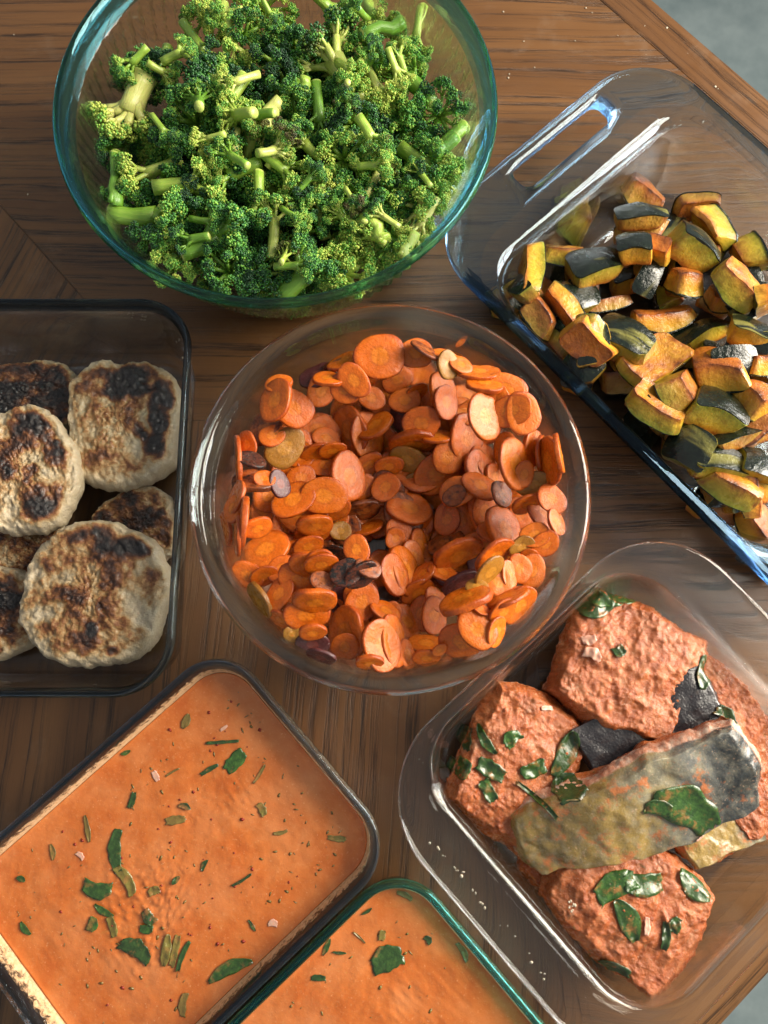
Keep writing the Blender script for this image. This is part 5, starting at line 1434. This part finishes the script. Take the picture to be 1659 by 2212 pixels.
for q, (x, y, L, W, d, t, lab) in enumerate([
    (1020,310,150,70,15,1,"dull green crumpled leaf on top of the back fish piece"), (1095,320,90,45,10,1,"folded leaf tip at the back piece's top right"), (960,355,120,70,30,1,"leaf patch hanging at the back piece's upper left"), (500,925,100,30,-60,0,"curved leaf sliver on the left fish piece"), (430,925,70,28,80,1,"dark leaf strip at the left piece's upper left"),
    (405,1040,60,50,60,1,"small leaf scrap at the left piece's left edge"), (520,1045,90,55,-30,1,"leaf scrap in the middle of the left piece"), (690,1045,80,50,20,1,"bright leaf scrap right of the left piece's middle"), (820,985,150,62,60,0,"long dark leaf on the left piece's right edge"), (815,1110,90,60,30,1,"dark leaf in the gap beside the left piece"),
    (605,920,60,40,40,1,"tiny leaf scrap near the left piece's top"), (510,1130,70,40,-60,1,"leaf scrap at the left piece's lower edge"), (700,1160,140,16,-42,1,"thin stem of spinach below the left piece"), (1385,660,110,50,75,0,"pointed leaf on the thin upper right piece"), (1485,840,90,55,-40,1,"rounded leaf below the thin upper right piece"),
    (1270,1200,220,110,-25,1,"big dark leaf across the long fillet"), (1160,1180,80,40,-10,1,"pale leaf patch at the long fillet's middle"), (1040,1520,130,70,25,1,"crumpled leaf at the front piece's upper left"), (1155,1510,120,60,0,1,"crumpled leaf at the front piece's top"), (1090,1655,130,62,-65,0,"oval leaf in the middle of the front piece"),
    (1370,1525,110,55,-45,0,"leaf at the front piece's upper right"), (1245,1720,80,22,80,1,"thin green fleck on the front piece"), (1285,1675,45,30,60,1,"tiny green fleck right of the thin one"), (1050,1865,90,34,-15,1,"leaf at the front piece's lower left"), (1050,575,40,34,30,1,"olive caper sized leaf bit on the back piece"), (430,775,50,26,30,1,"leaf bit at the left piece's top corner"), (375,865,50,34,10,1,"leaf bit near the dish's left wall")]):
    if 380 < x < 900 and 750 < y < 1200: x += 22; y += 6
    if 900 < x < 1150 and y < 450: x += 15; y += 30
    if fish_h(*U(768 + x * kf, 1097.2 + y * kf, .045)[:2]) < .022: continue
    leaf(768 + x * kf, 1097.2 + y * kf, L * kf * 1.25, W * kf * 1.3, d, t, fish_h, .045, lab, 150 + q, GL, curl=.0010, lift=.0000)
for q, (x, y, L, W, d, lab) in enumerate([(945,590,70,46,-25,"pink onion bit on the back fish piece"), (935,530,55,40,10,"yellowish onion bit above the pink one"), (770,805,50,20,0,"onion sliver at the left fish piece's top right"), (375,975,34,26,20,"pale onion bit at the left fish piece's left"), (1170,1680,60,22,80,"pale onion sliver on the front fish piece"), (1340,1310,34,20,30,"tiny onion bit on the long fillet")]):
    leaf(768 + x * kf, 1097.2 + y * kf, L * kf, W * kf, d, 1, fish_h, .045, lab, 190 + q, "onion bits on the fish", M_onion, "onion_bit", "onion bit", 0, .0012)

# dried specks and crumbs on the handles and on the table
def specks(name, label, cat, pts, z, mat, s0, s1, seed):
    r = random.Random(seed); V = []; F = []
    for x, y in pts:
        c = U(x, y, z)
        if c.dot(eB) > .5: continue
        s = r.uniform(s0, s1); b_ = len(V)
        ax_ = [r.uniform(.6, 1.5), r.uniform(.6, 1.5), .35]
        for q in ICO_V: V.append((c.x + q[0] * s * ax_[0], c.y + q[1] * s * ax_[1], c.z + max(-.1, q[2]) * s * ax_[2]))
        F += [tuple(int(i) + b_ for i in f) for f in ICO_F]
    o = link(name, mesh(name, V, F), mat)
    return tag(o, label, cat, kind="stuff")
n = NT("pale_crumb"); M_crumb = n.fin((.45, .38, .28), .7)
r_ = random.Random(8)
specks("dried_specks", "dried pale specks along the broad left handle of the clear fish dish", "specks", [(930 + t * 250 + r_.uniform(-8, 8), 1810 + t * 300 + r_.uniform(-6, 6)) for t in [r_.random() for _ in range(26)]] + [(1237 + r_.uniform(-10, 10), 1960 + r_.uniform(-14, 14)) for _ in range(10)], .0566, M_crumb, .0003, .0008, 3)
specks("table_crumbs", "a few pale crumbs and dust specks on the bare table top", "crumbs", [(95, 1720), (92, 1716), (1545, 187), (1551, 192), (1395, 118), (1440, 60), (1100, 160), (1098, 168), (60, 420), (30, 75), (410, 1590), (905, 1640), (1290, 1290)] + [(r_.uniform(1080, 1500), r_.uniform(5, 150)) for _ in range(14)], .0003, M_crumb, .0003, .0009, 4)
